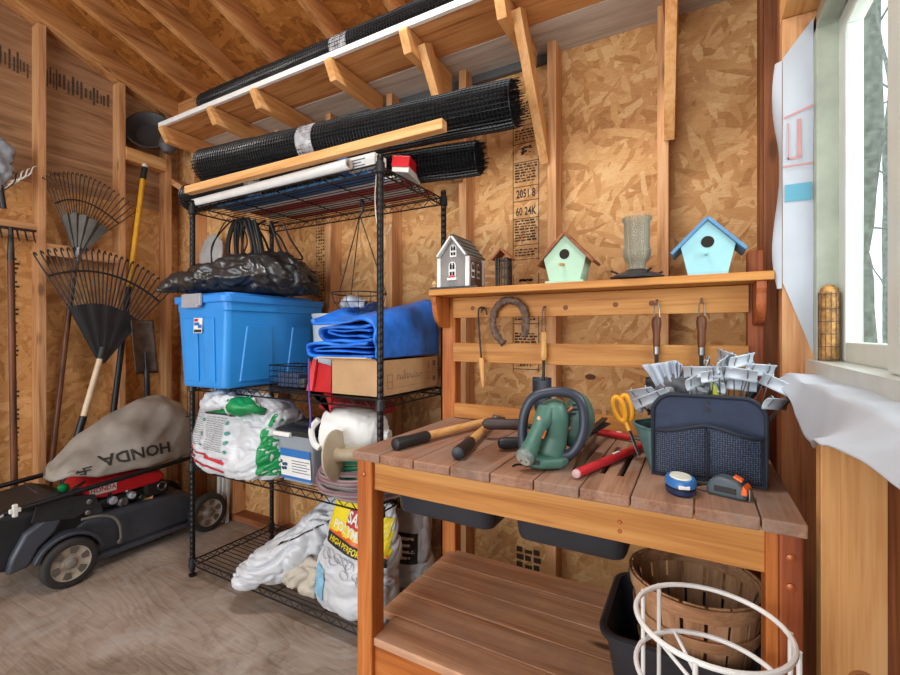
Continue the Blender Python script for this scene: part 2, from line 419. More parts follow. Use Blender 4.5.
def text_geo(s):
    if s not in _txt:
        c = bpy.data.curves.new('lettering', 'FONT'); c.body = s; c.align_x = 'CENTER'; c.align_y = 'CENTER'; c.resolution_u = 2; c.offset = .022
        o = bpy.data.objects.new('lettering', c); COL.objects.link(o)
        dg = bpy.context.evaluated_depsgraph_get(); me = o.evaluated_get(dg).to_mesh()
        b = bmesh.new(); b.from_mesh(me); bmesh.ops.triangulate(b, faces=b.faces)
        _txt[s] = ([v.co.copy() for v in b.verts], [[v.index for v in f.verts] for f in b.faces]); b.free()
        o.evaluated_get(dg).to_mesh_clear(); bpy.data.objects.remove(o); bpy.data.curves.remove(c)
    return _txt[s]
class Sheet:
    """marks lying on a surface: o origin, r right, u up; optionally dropped on a curved surface"""
    def __init__(s, o, r, u, bvh=None, lift=.0015):
        s.o, s.r, s.u = V(o), V(r).normalized(), V(u).normalized(); s.n = s.r.cross(s.u).normalized(); s.b = bvh; s.lift = lift; s.mb = MB()
    def P(s, x, y):
        p = s.o+s.r*x+s.u*y
        if s.b is None: return p+s.n*s.lift
        h, nn, _, _ = s.b.ray_cast(p+s.n*.35, -s.n, .8)
        return (h+s.n*s.lift) if h is not None else None
    def text(s, t, x, y, size, sx=1.0, bold=False):
        vs, fs = text_geo(t); P = [s.P(x+v.x*size*sx, y+v.y*size) for v in vs]
        for f in fs:
            if all(P[i] is not None for i in f): s.mb.poly([P[i] for i in f])
        return s
    def rect(s, x0, y0, x1, y1, d=None, skew=0):
        w = max(1, int(abs(x1-x0)/.012)) if s.b else 1; h = max(1, int(abs(y1-y0)/.012)) if s.b else 1
        G = [[s.P(x0+(x1-x0)*i/w+skew*j/h, y0+(y1-y0)*j/h) for j in range(h+1)] for i in range(w+1)]
        for i in range(w):
            for j in range(h):
                q = [G[i][j], G[i+1][j], G[i+1][j+1], G[i][j+1]]
                if all(p is not None for p in q): s.mb.poly(q)
        return s
    def poly(s, pts):
        q = [s.P(*p) for p in pts]
        if all(p is not None for p in q): s.mb.poly(q)
        return s
    def build(s, name, mat, parent, **kw): return s.mb.build(name, mat, parent, **kw)

# ------------------------------------------------------------------ the shed itself
def roof(y):  # underside of the rafters
    return 2.75+.335*(1.83-y) if y > -.14 else 2.75+.335*1.97-.335*(-.14-y)
struct(MB().box(-3.46, .36, -2.3, 1.95, -.04, 0), 'floor', FLOOR)
wb = struct(MB().box(-3.42, .30, 1.92, 1.935, 0, 2.84), 'wall_back', OSB_BACK)
for k in range(8):
    x = -.110-.42*k
    MB().box(x-.019, x+.019, 1.831, 1.92, .038, 2.69).build('stud', W_STUD('z'), wb, bevel=.002)
MB().box(.188, .226, 1.831, 1.92, .038, 2.69).build('stud', W_BROWN('z'), wb, bevel=.002)
MB().box(-3.30, .285, 1.831, 1.92, 0, .038).build('bottom_plate', W_BROWN('x'), wb, bevel=.002)
MB().box(-3.39, .285, 1.831, 1.92, 2.69, 2.757).build('top_plate', W_STUD('x'), wb, bevel=.002)
MB().beam((-3.31, 1.87, 2.30), (-2.98, 1.87, 2.12), .089, .038).build('corner_brace', W_STUD('x'), wb)
# printed grade stamps on the sheathing
def stamp_column(x0, x1, z0, z1, rows, mat, seedv):
    rnd = random.Random(seedv); sh = Sheet((x0, 1.92, z0), (1, 0, 0), (0, 0, 1), lift=.0012); w = x1-x0
    for a in (0, w-.003): sh.rect(a, 0, a+.003, z1-z0)
    for kind, za, zb in rows:
        a, b = za-z0, zb-z0; sh.rect(0, a, w, a+.003)
        if kind == 'lines':
            y = b-.012
            while y > a+.012:
                x = .010
                while x < w-.02:
                    ln = rnd.uniform(.008, .026); sh.rect(x, y, min(x+ln, w-.008), y+rnd.uniform(.0045, .0085)); x += ln+rnd.uniform(.003, .006)
                y -= .0125
        elif kind == 'mark':
            for i in range(26):
                x, y = rnd.uniform(.03, w-.04), rnd.uniform(a+.035, b-.016); sh.rect(x, y, x+rnd.uniform(.005, .016), y+.005)
        else: sh.text(kind, w/2, (a+b)/2, min(.058, (b-a)*.8), .62)
    sh.build('stamp', mat, wb)
stamp_column(-.735, -.612, 1.50, 2.27, [('lines', 2.14, 2.25), ('lines', 2.06, 2.13), ('mark', 1.975, 2.06), ('lines', 1.865, 1.975), ('2051 8', 1.80, 1.865), ('60 24K', 1.72, 1.785), ('lines', 1.60, 1.72), ('lines', 1.535, 1.59)], STAMPINK, 3)
stamp_column(-.735, -.612, 1.03, 1.47, [('mark', 1.40, 1.46), ('APA', 1.30, 1.36), ('lines', 1.245, 1.30), ('lines', 1.10, 1.21), ('2011', 1.04, 1.10)], STAMPINK, 5)
sq = Sheet((-.725, 1.92, .105), (1, 0, 0), (0, 0, 1), lift=.0012)
for i in range(4):
    for j in range(3): sq.rect(.008+j*.040, .006+i*.034, .008+j*.040+.034-.006*((i+j) % 2), .006+i*.034+.024-.008*((i*j) % 2))
sq.build('stamp', STAMPINK, wb)
dots = Sheet((-1.975, 1.92, .95), (1, 0, 0), (0, 0, 1), lift=.0012); rnd = random.Random(11)
for i in range(52):
    for j in range(5):
        if rnd.random() < .8: dots.rect(.006+j*.018, i*.0185, .006+j*.018+rnd.uniform(.006, .013), i*.0185+rnd.uniform(.006, .012))
dots.build('stamp', STAMPINK, wb)
knots = Sheet((0, 1.92, 0), (1, 0, 0), (0, 0, 1), lift=.0012)
for x, z, r in ((-.30, 1.395, .026), (-.056, 1.397, .02), (-.39, 1.02, .022)):
    knots.poly([(x+r*math.cos(a*PI/10), z+.55*r*math.sin(a*PI/10)) for a in range(20)])
knots.build('knot', flat('osb_knot', (96, 54, 28), .7), wb)

# left wall: gable framing, plywood above and OSB below
gab = [(-2.3, 0), (1.935, 0), (1.935, roof(1.935)+.125), (-.14, roof(-.14)+.125), (-2.3, roof(-2.3)+.125)]
wl = struct(MB().prism(gab, 'x', -3.405, -3.39), 'wall_left', OSB_SIDE)
up = [(-.4, 2.08), (1.91, 2.08), (1.91, roof(1.91)+.02), (-.14, roof(-.14)+.03), (-.4, roof(-.4)+.03)]
MB().prism(up, 'x', -3.39, -3.386).build('upper_panel', W_PLY('y'), wl)
for y in (.285, .695, 1.105, 1.515):
    MB().box(-3.39, -3.301, y-.019, y+.019, .038, roof(y)-.005).build('stud', W_STUD('z'), wl, bevel=.002)
MB().box(-3.39, -3.301, 1.79, 1.829, .038, roof(1.81)-.005).build('stud', W_STUD('z'), wl, bevel=.002)
MB().box(-3.39, -3.301, .2, 1.829, 0, .038).build('bottom_plate', W_BROWN('y'), wl)
MB().prism([(1.91, roof(1.91)), (1.91, roof(1.91)+.04), (-.14, roof(-.14)+.04), (-.14, roof(-.14))], 'x', -3.385, -3.301).build('sloped_plate', W_RAFT('y'), wl, bevel=.002)
MB().box(-3.385, -3.31, 1.124, 1.496, 1.66, 1.73).build('blocking', W_STUD('y'), wl, bevel=.002)
MB().box(-3.385, -3.31, .714, 1.086, 1.74, 1.83).build('blocking', W_STUD('y'), wl, bevel=.002)
MB().box(-3.385, -3.295, 1.534, 1.79, 2.355, 2.44).build('blocking', W_PALE('y'), wl, bevel=.002)
st = Sheet((-3.386, .60, 2.70), (0, 1, .0), (0, 0, 1), lift=.0012); rnd = random.Random(4)
x = 0
while x < .88:
    ww = rnd.uniform(.006, .014); hh = rnd.uniform(.075, .12)
    if not (.47 < x < .54): st.rect(x, rnd.uniform(-.01, .02)-x*.03, x+ww, hh-x*.03)
    x += ww+rnd.uniform(.005, .012)
st.build('stamp', STAMPFAINT, wl)
st2 = Sheet((-3.39, .80, .45), (0, 1, 0), (0, 0, 1), lift=.0012); rnd = random.Random(9)
for i in range(70):
    for j in range(9):
        if rnd.random() < .75: st2.rect(j*.017, i*.0175, j*.017+rnd.uniform(.006, .013), i*.0175+rnd.uniform(.005, .010))
for i in range(46):
    st2.rect(.205, i*.026, .205+rnd.uniform(.008, .03), i*.026+.012)
st2.build('stamp', STAMPINK, wl)

# right wall: sheathing with the window hole, bare studs
WY0, WY1, WZ0, WZ1 = .50, 1.45, 1.10, 2.02
mb = MB(); RP = wood('siding_inside', (84, 44, 22), (124, 70, 38), (150, 92, 54), 'z', .65, knots=.3)
mb.box(.285, .30, WY1, 1.92, 0, 2.86); mb.box(.285, .30, -2.3, WY0, 0, 2.86); mb.box(.285, .30, WY0, WY1, 0, WZ0); mb.box(.285, .30, WY0, WY1, WZ1, 2.86)
wr = struct(mb, 'wall_right', RP)
so = MB().box(.195, .285, 1.022, 1.06, .038, 1.055).build('stud', W_PALE('z'), wr, bevel=.002)
for rr_, cc_ in ((.021, (176, 112, 60)), (.015, (140, 84, 46)), (.009, (112, 66, 38))):
    MB().lathe([(rr_, 0), (rr_, .0004+.0006*(.021-rr_)/.01)], (.252, 1.0218, .595), (0, -1, 0), 24).build('knot', flat('knot_%d' % int(rr_*1000), cc_, .6), so)
MB().box(.195, .285, .62, .658, .038, 1.055).build('stud', W_PALE('z'), wr, bevel=.002)
MB().box(.197, .285, 1.452, 1.49, 1.058, 2.03).build('stud', W_STUD('z'), wr, bevel=.002)
MB().box(.197, .285, 1.452, 1.49, .038, 1.056).build('stud', wood('jack_wood', (100, 54, 28), (146, 84, 46), (172, 108, 66), 'z', knots=.2), wr, bevel=.002)
MB().box(.195, .285, 1.491, 1.529, .038, 2.72).build('stud', W_BROWN('z'), wr, bevel=.002)
MB().box(.195, .285, 1.79, 1.829, .038, 2.72).build('stud', W_BROWN('z'), wr, bevel=.002)
MB().box(.195, .285, -.5, 1.829, 0, .038).build('bottom_plate', W_STUD('y'), wr, bevel=.002)
MB().box(.195, .285, .45, 1.451, 1.057, 1.094).build('rough_sill', W_PALE('y'), wr, bevel=.002)
MB().box(.197, .285, .4, 1.49, 2.032, 2.20).build('header', W_PALE('y'), wr, bevel=.002)
MB().box(.195, .285, -2.2, 1.829, 2.72, 2.757).build('top_plate', W_STUD('y'), wr, bevel=.002)

# roof
mb = MB()
for a, b in ((1.95, -.14), (-.14, -2.3)):
    mb.loft([[(-3.46, y, roof(y)+.125), (.36, y, roof(y)+.125), (.36, y, roof(y)+.138), (-3.46, y, roof(y)+.138)] for y in (a, b)])
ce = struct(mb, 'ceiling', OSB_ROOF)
for x in (-3.28, -2.917, -2.547, -2.155, -1.706, -1.30, -.88, -.46, -.05, .26):
    MB().prism([(1.925, roof(1.925)), (-.12, roof(-.12)), (-.12, roof(-.12)+.124), (1.925, roof(1.925)+.124)], 'x', x-.019, x+.019).build('rafter', W_RAFT('y'), ce, bevel=.002)
xs = (-3.28, -2.917, -2.547, -2.155, -1.706, -1.30, -.88, -.46, -.05, .26)
for a, b in zip(xs, xs[1:]):
    MB().box(a+.02, b-.02, 1.85, 1.888, 2.757, roof(1.87)+.12).build('blocking', W_RAFT('x'), ce)
mb = MB()
for x in (-2.7, -1.95, -2.35, -1.5):
    y = {-2.7: 1.2, -1.95: 1.35, -2.35: .95, -1.5: 1.5}[x]
    mb.poly([(x+dx, y+dy, roof(y+dy)+.1235) for dx, dy in ((-.07, -.07), (.07, -.07), (.07, .07), (-.07, .07))])
mb.build('stamp', STAMPFAINT, ce)

# window in the right wall
win = struct(MB().box(.245, .345, WY0-.02, WY1, 1.095, 1.135), 'window_1', VINYLG)
MB().box(.262, .345, 1.418, 1.448, 1.135, 2.0).build('frame_jamb', flat('shaded_vinyl', (160, 166, 150), .4), win, bevel=.002)  # white jambs and head tinted olive: the reveal's shade put into the colour
MB().box(.262, .345, WY0, .53, 1.135, 2.0).build('frame_jamb', flat('shaded_vinyl', (160, 166, 150), .4), win, bevel=.002)
MB().box(.262, .345, WY0, 1.448, 1.965, 2.005).build('frame_head', flat('shaded_vinyl', (160, 166, 150), .4), win, bevel=.002)
MB().box(.258, .266, .9, 1.449, 1.137, 2.004).bm.free()
for nm, x0, x1, ya, yb in (('sash', .302, .335, .89, 1.405), ('sash', .270, .30, .53, .975)):
    mb = MB(); w = .055
    mb.box(x0, x1, ya, ya+w, 1.137, 1.964); mb.box(x0, x1, yb-w, yb, 1.137, 1.964)
    mb.box(x0, x1, ya+w, yb-w, 1.137, 1.137+w*.8); mb.box(x0, x1, ya+w, yb-w, 1.964-w*.8, 1.964)
    sh = mb.build('sash', VINYL, win, bevel=.003)
    pn = MB(); xm_ = (x0+x1)/2; pn.poly([(xm_, ya+w, 1.137+w*.8), (xm_, ya+w, 1.964-w*.8), (xm_, yb-w, 1.964-w*.8), (xm_, yb-w, 1.137+w*.8)]); pn.build('pane', PANE, sh)

# outside
struct(MB().box(.6, 40, -10, 60, -.5, -.45), 'ground', LEAFG)
random.seed(21)
def tree(x, y, h, r, label):
    t = thing('bare_tree', label, 'tree', (x, y, -.45), group='bare trees outside the window')
    pts = [V((x+.03*i*random.uniform(-1, 1), y+.05*i*random.uniform(-1, 1), -.45+h*i/7)) for i in range(8)]
    mb = MB().tube(smoothpath(pts, 4), [r*(1-.6*k/28) for k in range(29)], 12); mb.jitter(r*.18, 4); mb.build('trunk', BARK, t, smooth=True)
    for k in range(8):
        b = pts[2].lerp(pts[6], k/7); a = random.uniform(0, 2*PI); d = V((math.cos(a), math.sin(a), random.uniform(.2, .9)))
        L = random.uniform(1.2, 2.6)*h/8; p = [b]
        for i in range(5): d = (d+V((random.uniform(-.35, .35), random.uniform(-.35, .35), random.uniform(-.1, .3)))).normalized(); p.append(p[-1]+d*L/5)
        mb = MB().tube(smoothpath(p, 3), [r*.30*(1-.85*i/15) for i in range(16)], 6)
        for q in p[2:]:
            dd = V((random.uniform(-1, 1), random.uniform(-1, 1), random.uniform(0, .8))).normalized()
            mb.tube([q, q+dd*L*.2, q+dd*L*.35+V((0, 0, L*.06))], [r*.10, r*.07, r*.02], 5)
        mb.build('branch', BARK, t, smooth=True)
tree(1.62, 6.6, 9, .16, 'thick grey trunk close outside the window pane')
tree(3.22, 11.6, 10, .07, 'bare tree with twisting boughs farther out behind the thick trunk')
tree(4.75, 17.2, 10, .10, 'thin bare tree at the far edge of the window view')
mb = MB(); rnd = random.Random(2)
for i in range(900):
    x, y = rnd.uniform(1.2, 6), rnd.uniform(4, 20); a = rnd.uniform(0, PI); s_ = rnd.uniform(.05, .13); z = -.45+rnd.uniform(0, .5)*(rnd.random() < .35)
    c = V((x, y, z)); u = V((math.cos(a), math.sin(a), rnd.uniform(-.4, .4)))*s_; w = V((-math.sin(a), math.cos(a), rnd.uniform(-.3, .3)))*s_*.6
    mb.poly([c-u, c-w, c+u, c+w])
o = mb.build('fallen_leaves', flat('leaf_dry', (150, 146, 92), .8, 0, .35, 3), None); o['kind'] = 'stuff'; o['label'] = 'dry leaves and brush on the ground outside'; o['category'] = 'leaves'

# ------------------------------------------------------------------ shelf hung below the rafters
ls = thing('loft_shelf', 'deep wooden storage shelf hung high on joists along the rear wall', 'shelf', (-1.3, 1.9, 2.33))
MB().box(-2.78, .18, 1.48, 1.705, 2.425, 2.443).build('deck_board', W_RAFT('x'), ls)
MB().box(-2.78, .18, 1.707, 1.918, 2.423, 2.441).build('deck_board', W_GREY('x'), ls, label='grey plank at the wall side of the shelf')
MB().box(-2.78, .18, 1.462, 1.480, 2.420, 2.446).build('edge_strip', WHITE, ls, bevel=.001, label='white painted edge strip')
MB().box(-1.9, -.52, 1.895, 1.918, 2.385, 2.420).build('ledger', flat('dark_ledger', (84, 84, 84), .5, .2), ls)
for x in (-2.744, -2.284, -1.927, -1.424, -1.021, -.612, -.085):
    MB().prism([(1.452, 2.405), (1.49, 2.334), (1.828, 2.334), (1.828, 2.421), (1.458, 2.421)], 'x', x-.019, x+.019).build('joist', W_PALE('y'), ls, bevel=.0015)
for xa, xb in ((-.612, -.578), (-.100, -.108), (-1.021, -.985)):
    MB().beam((xa+.035, 1.56, 2.40), (xb+.02, 1.85, 1.93), .036, .07, (0, 1, 0)).build('brace', W_PALE('z'), ls, bevel=.0015)

# housewrap left around the window
hw = thing('house_wrap_strip', 'white printed house wrap folded around the window jamb, coloured bands on it', 'house wrap', (.23, 1.45, 1.15))
def wrapstrip(u, v):
    top = 1.925+.085*u; bot = 1.335-.19*u
    x = .198+.064*u
    return (x, 1.449-.002*math.sin(u*PI)+.0015*math.sin(v*14), bot+(top-bot)*v)
MB().grid(wrapstrip, 10, 40).build('sheet', WRAP, hw, smooth=True)
def wrapfold(u, v):
    z = 1.32+.60*v; w = .012+.05*min(1, v*2.2)*(1-.75*max(0, v-.55)/.45)+.010*math.sin(v*19)
    return (.1965-.010*math.sin(u*PI)*(1+math.sin(v*9)), 1.449+w*u, z)
MB().grid(wrapfold, 8, 40).build('folded_edge', WRAP, hw, smooth=True)
sh = Sheet((.198, 1.445, 1.15), (1, 0, 0), (0, 0, 1), lift=.0006); sh.rect(.004, .395, .060, .44); sh.build('teal_band', WRAPTEAL, hw)
sh = Sheet((.198, 1.445, 1.15), (1, 0, 0), (0, 0, 1), lift=.0006)
sh.poly([(.002, .612), (.062, .632), (.062, .638), (.002, .618)]); sh.poly([(.0, .486), (.062, .486), (.062, .491), (.0, .491)])
sh.rect(.010, .505, .013, .60); sh.rect(.030, .51, .038, .607); sh.rect(.010, .505, .038, .511); sh.build('red_print', WRAPRED, hw)
def flap(u, v):
    # u along the sill from the far corner to the near end, v from the window out and down
    y = 1.33-.92*u
    if v < .34: t = v/.34; return (.262-.075*t, y, 1.103+.034*(1-t)*0+.004*math.sin(u*22)*t+.003)
    t = (v-.34)/.66
    drop = .012+.082*math.exp(-((y-1.03)/(.17 if y > 1.03 else .30))**2)
    x = .187-.020*t-.045*t*max(0, min(1, (1.0-y)/.4))-.007*math.sin(u*9+t*2.0)*t
    return (x, y-.05*t*(1-u), 1.105-drop*(t+.25*math.sin(t*PI)*max(0, min(1, (1.0-y)/.3))))
mb = MB().grid(flap, 70, 26); mb.jitter(.006, 11)
solo(mb, 'house_wrap_flap', WRAP, 'white house wrap sheet draped over the rough sill below the window', 'house wrap', (.2, 1.0, 1.105), smooth=180, solid=.0012)
jar = thing('corn_feeder_tube', 'small tube packed with dried corn standing in the window corner', 'feeder tube', (.278, 1.375, 1.135))
MB().cyl((.278, 1.375, 1.136), (.278, 1.375, 1.30), .019, seg=20).sphere((.278, 1.375, 1.30), .019).build('corn', CORN, jar, smooth=True)
mb = MB()
for k in range(12):
    a = 2*PI*k/12; mb.tube([(.278+.0205*math.cos(a), 1.375+.0205*math.sin(a), 1.136), (.278+.0205*math.cos(a), 1.375+.0205*math.sin(a), 1.30)], .0009, 4)
for z in (1.14, 1.17, 1.20, 1.23, 1.26, 1.295): mb.tube([(.278+.0205*math.cos(2*PI*k/20), 1.375+.0205*math.sin(2*PI*k/20), z) for k in range(20)], .0009, 4, closed=True)
mb.build('wire_mesh', RUST, jar)

# ------------------------------------------------------------------ black wire rack
RX0, RX1, RY0, RY1 = -2.185, -1.02, 1.31, 1.78
rack = thing('wire_shelving_rack', 'tall black wire shelving rack with four posts in the corner of the shed', 'shelving rack', ((RX0+RX1)/2, (RY0+RY1)/2, 0))
for x in (RX0, RX1):
    for y in (RY0, RY1):
        mb = MB(); prof = []; z = .03
        while z < 1.855: prof += [(.0125, z), (.0125, z+.0225), (.0121, z+.0232), (.0121, z+.0257)]; z += .0265
        mb.lathe(prof+[(.0125, 1.857), (.008, 1.862)], (x, y, 0), seg=14); po = mb.build('post', BLACK, rack, smooth=True)
        MB().lathe([(.013, 0), (.017, .004), (.017, .012), (.007, .014), (.007, .03), (.0118, .032)], (x, y, 0), seg=12).build('foot', BLACK, po, smooth=True)
def wire_shelf(z, name='shelf'):
    mb = MB(); r = .0022; a = .0036
    x0, x1, y0, y1 = RX0+.012, RX1-.012, RY0, RY1
    n = 17
    for k in range(1, n):
        y = y0+(y1-y0)*k/n; mb.tube([(x0+.005, y, z-.003), (x1-.005, y, z-.003)], r, 5)
    for k in range(1, 4):
        x = x0+(x1-x0)*k/4; mb.tube([(x, y0, z-.008), (x, y1, z-.008)], r*1.25, 5)
    for (p, q) in (((x0, y0), (x1, y0)), ((x0, y1), (x1, y1)), ((x0, y0), (x0, y1)), ((x1, y0), (x1, y1))):
        p, q = V((*p, z)), V((*q, z)); L = (q-p).length; m = max(4, round(L/.034))
        mb.tube([p, q], a, 6); mb.tube([p-V((0, 0, .03)), q-V((0, 0, .03))], a, 6)
        mb.tube([p.lerp(q, k/m)-V((0, 0, .03*(k % 2))) for k in range(m+1)], r, 5)
    s = mb.build(name, BLACK, rack, smooth=True)
    for x in (RX0, RX1):
        for y in (RY0, RY1):
            MB().lathe([(.0145, z-.038), (.019, z-.034), (.0165, z+.004), (.0145, z+.006)], (x, y, 0), seg=14).build('collar', BLACKP, s, smooth=True)
SZ = (1.828, .953, .560, .085)
for z in SZ: wire_shelf(z)

# --- on top of the rack
def net_roll(label, p0, p1, r, cells, grp=None, tape=()):
    p0, p1 = V(p0), V(p1); d, s, u = basis(p1-p0); L = (p1-p0).length
    t = thing('netting_roll', label, 'netting roll', (p0+p1)/2-V((0, 0, r)))
    m = int(L/(2*PI*r/cells)*1.0)
    mb = MB(); mb.loft([[p0+d*(L*i/m)+(s*math.cos(2*PI*k/cells)+u*math.sin(2*PI*k/cells))*r*(1+.05*noise.noise(V((i*.11, math.sin(2*PI*k/cells)*1.4, math.cos(2*PI*k/cells)*1.4)))) for k in range(cells)] for i in range(m+1)], cap=False)
    o = mb.build('net', NET, t); md = o.modifiers.new('strands', 'WIREFRAME'); md.thickness = .0058; md.use_even_offset = False; md.use_boundary = True
    mb = MB(); mb.loft([[p0+d*(L*i/m)+(s*math.cos(2*PI*k/cells+.06)+u*math.sin(2*PI*k/cells+.06))*r*.88*(1+.06*noise.noise(V((i*.2+4, k*.3, 2)))) for k in range(cells)] for i in range(m+1)], cap=False)
    o = mb.build('net', NET, t); md = o.modifiers.new('strands', 'WIREFRAME'); md.thickness = .005; md.use_even_offset = False
    mb = MB(); rings = []
    for q in range(60):
        a = q*.55; rr = r*.80*(1-q/75)
        rings.append(a)
    mb.tube([p0+d*.01, p1-d*.02], r*.78, 20); core = mb.build('inner_layers', NETCORE, t, smooth=True)
    rnd = random.Random(int(L*1000))
    for e, sg in ((p0, -1), (p1, 1)):
        mb = MB()
        for q in range(260):
            a = rnd.uniform(0, 2*PI); rr = r*math.sqrt(rnd.uniform(.02, 1)); c = e+(s*math.cos(a)+u*math.sin(a))*rr
            mb.tube([c-d*sg*.03, c+d*sg*rnd.uniform(.0, .030)], .0016, 3)
        mb.build('cut_end', NET, t)
    for f, w in tape:
        c = p0.lerp(p1, f); mb = MB()
        mb.loft([[c+d*(w*(i/8-.5))+(s*math.cos(2*PI*k/36)+u*math.sin(2*PI*k/36))*(r*1.03+.003*noise.noise(V((i*.6, k*.5, f*9)))) for k in range(36)] for i in range(9)], cap=False)
        mb.build('duct_tape', flat('duct_tape', (176, 178, 182), .35, .35, .25, 40), t, smooth=True, label='silver duct tape')
    return t
net_roll('large black netting roll with duct tape, uppermost on the wire rack', (-2.17, 1.375, 2.045), (-.585, 1.54, 2.045), .082, 34, tape=((.43, .085),))
net_roll('slimmer black netting roll tucked under the larger one on the rack', (-2.33, 1.385, 1.912), (-.77, 1.63, 1.912), .066, 28, tape=((.30, .09),))
net_roll('black netting roll lying up on the deep loft shelf', (-2.46, 1.56, 2.512), (-.10, 1.56, 2.512), .062, 26, tape=((.445, .10),))
solo(MB().beam((-2.16, 1.272, 1.895), (-.752, 1.318, 1.912), .036, .036), 'wood_stick', W_PALE('x'), 'long square pale wooden stick along the edge of the rack top', 'wood stick', (-1.45, 1.295, 1.88), bevel=.002)
tb = thing('paper_roll', 'long thin white rolled paper tube on the rack top below the wooden stick', 'paper roll', (-1.7, 1.33, 1.832))
MB().lathe([(.014, 0), (.022, 0), (.022, 1.04), (.014, 1.04), (.014, 0)], (-2.215, 1.335, 1.8555), (1, -.02, 0), 24, cap=False).build('sheet', WHITE, tb, smooth=60)
MB().lathe([(.009, .01), (.014, .01), (.014, 1.03), (.009, 1.03), (.009, .01)], (-2.215, 1.335, 1.8555), (1, -.02, 0), 18, cap=False).build('inner_turn', CARDIN, tb, smooth=60)
for x0, x1, y0, y1, z0, m, lb in ((-2.10, -1.12, 1.385, 1.47, 1.834, 'b', 'blue edged flat board nearest the front on the rack top'), (-2.08, -1.08, 1.475, 1.53, 1.834, 'w', 'narrow white flat board between blue and red ones on the rack top'),
                              (-2.05, -1.06, 1.535, 1.60, 1.834, 'r', 'red flat board in the middle of the rack top'), (-2.05, -1.06, 1.605, 1.68, 1.834, 'g', 'pale grey flat board on the rack top beside the red one'), (-1.95, -1.05, 1.685, 1.735, 1.834, 'r', 'second red flat board at the wall side of the rack top')):
    mt = {'b': flat('board_blue', (40, 110, 160), .5), 'w': WHITE, 'r': flat('board_red', (176, 44, 44), .5), 'g': OFFWHITE}[m]
    solo(MB().box(x0, x1, y0, y1, z0, z0+.012), 'sign_board', mt, lb, 'flat board', ((x0+x1)/2, (y0+y1)/2, z0), 'flat boards on the rack top', bevel=.001)
bx = thing('blue_white_carton', 'small blue and white carton on the rack top beside the corner post', 'carton', (-1.18, 1.36, 1.848))
MB().box(-1.262, -1.222, 1.345, 1.42, 1.847, 1.905).build('blue_side', LABELB, bx, bevel=.002)
MB().box(-1.222, -1.075, 1.345, 1.42, 1.847, 1.895).build('white_side', WHITE, bx, bevel=.002)
sh = Sheet((-1.22, 1.345, 1.847), (1, 0, 0), (0, 0, 1)); [sh.rect(.01, .006+i*.012, .10-.02*(i % 2), .011+i*.012) for i in range(3)]; sh.build('print', INKGREY, bx)
rb = thing('red_white_carton', 'small red and white carton tipped at the end of the rack top', 'carton', (-1.04, 1.55, 1.842))
M3 = Euler((0, math.radians(8), math.radians(14))).to_matrix()
MB().obox((-1.045, 1.52, 1.885), (.075, .15, .045), M3).build('lid', RED, rb, bevel=.003)
MB().obox((-1.047, 1.52, 1.855), (.072, .146, .024), M3).build('base', OFFWHITE, rb, bevel=.002)
sh = Sheet((-1.06, 1.60, 1.8465), (1, 0, 0), (0, 0, 1)); sh.mb.bm.free()
solo(MB().tube(smoothpath([(-1.055, 1.335, 1.87), (-1.05, 1.325, 1.80), (-1.06, 1.33, 1.70), (-1.05, 1.335, 1.60), (-1.02, 1.345, 1.575), (-1.00, 1.35, 1.61)]), .0022, 6), 'string', flat('cream_string', (216, 204, 178), .8), 'cream string dangling from the rack top beside the corner post', 'string', (-1.055, 1.335, 1.84))

# --- hanging under the top shelf
cb = thing('cable_bundle', 'bundle of black cables and hoses looped under the rack top', 'cables', (-2.15, 1.6, 1.79))
rnd = random.Random(5)
for k, (x0, y0, dx, dz, r) in enumerate([(-2.14, 1.50, -.03, -.30, .012), (-2.11, 1.52, -.01, -.33, .010), (-2.10, 1.49, .02, -.36, .009), (-2.13, 1.56, .0, -.38, .007), (-2.07, 1.50, .04, -.40, .006), (-2.16, 1.48, -.14, -.26, .004), (-2.05, 1.58, .10, -.22, .006), (-2.00, 1.62, .12, -.18, .005), (-2.18, 1.47, -.10, -.34, .003)]):
    p = smoothpath([(x0+.06, y0, 1.795), (x0, y0, 1.775), (x0+dx*.8-.02, y0, 1.79+dz*.45), (x0+dx+.02, y0+.01, 1.79+dz), (x0+dx+.10, y0+.02, 1.79+dz-.02), (x0+.13, y0+.02, 1.79+dz*.5), (x0+.10, y0, 1.785)])
    MB().tube(p, r, 7).build('cable', TRIMDARK if k in (1, 4) else BLACKP, cb, smooth=True)
pb = MB(); sack(pb, [(-2.80, 1.815, 1.50), (-2.80, 1.80, 1.66), (-2.80, 1.81, 1.80), (-2.80, 1.815, 1.86)], [.11, .12, .10, .03], [.012, .02, .014, .006], (1, 0, 0), 28, amp=.012, freq=11)
solo(pb, 'plastic_bag', BAGGREY, 'crumpled pale plastic bag hung on a stud at the corner', 'plastic bag', (-2.8, 1.82, 1.86), smooth=180)
hb = thing('hanging_wire_basket', 'round wire plant basket hung by three wires from a hook under the rack top', 'wire basket', (-1.36, 1.6, 1.37))
c = V((-1.36, 1.59, 1.385)); R = .125
MB().tube(smoothpath([(c.x, c.y, 1.79), (c.x+.012, c.y, 1.815), (c.x+.026, c.y, 1.80), (c.x+.022, c.y, 1.77), (c.x+.004, c.y, 1.745)]), .0055, 8).build('hook', BLACK, hb, smooth=True)
for k in range(3):
    a = 2*PI*k/3+.5; MB().tube([(c.x+.004, c.y, 1.747), c+V((R*math.cos(a), R*math.sin(a), 0))], .0026, 6).build('hanger_wire', DARKSTEEL, hb)
MB().tube([c+V((R*math.cos(2*PI*k/40), R*math.sin(2*PI*k/40), 0)) for k in range(40)], .003, 6, closed=True).build('rim', DARKSTEEL, hb, smooth=True)
mb = MB()
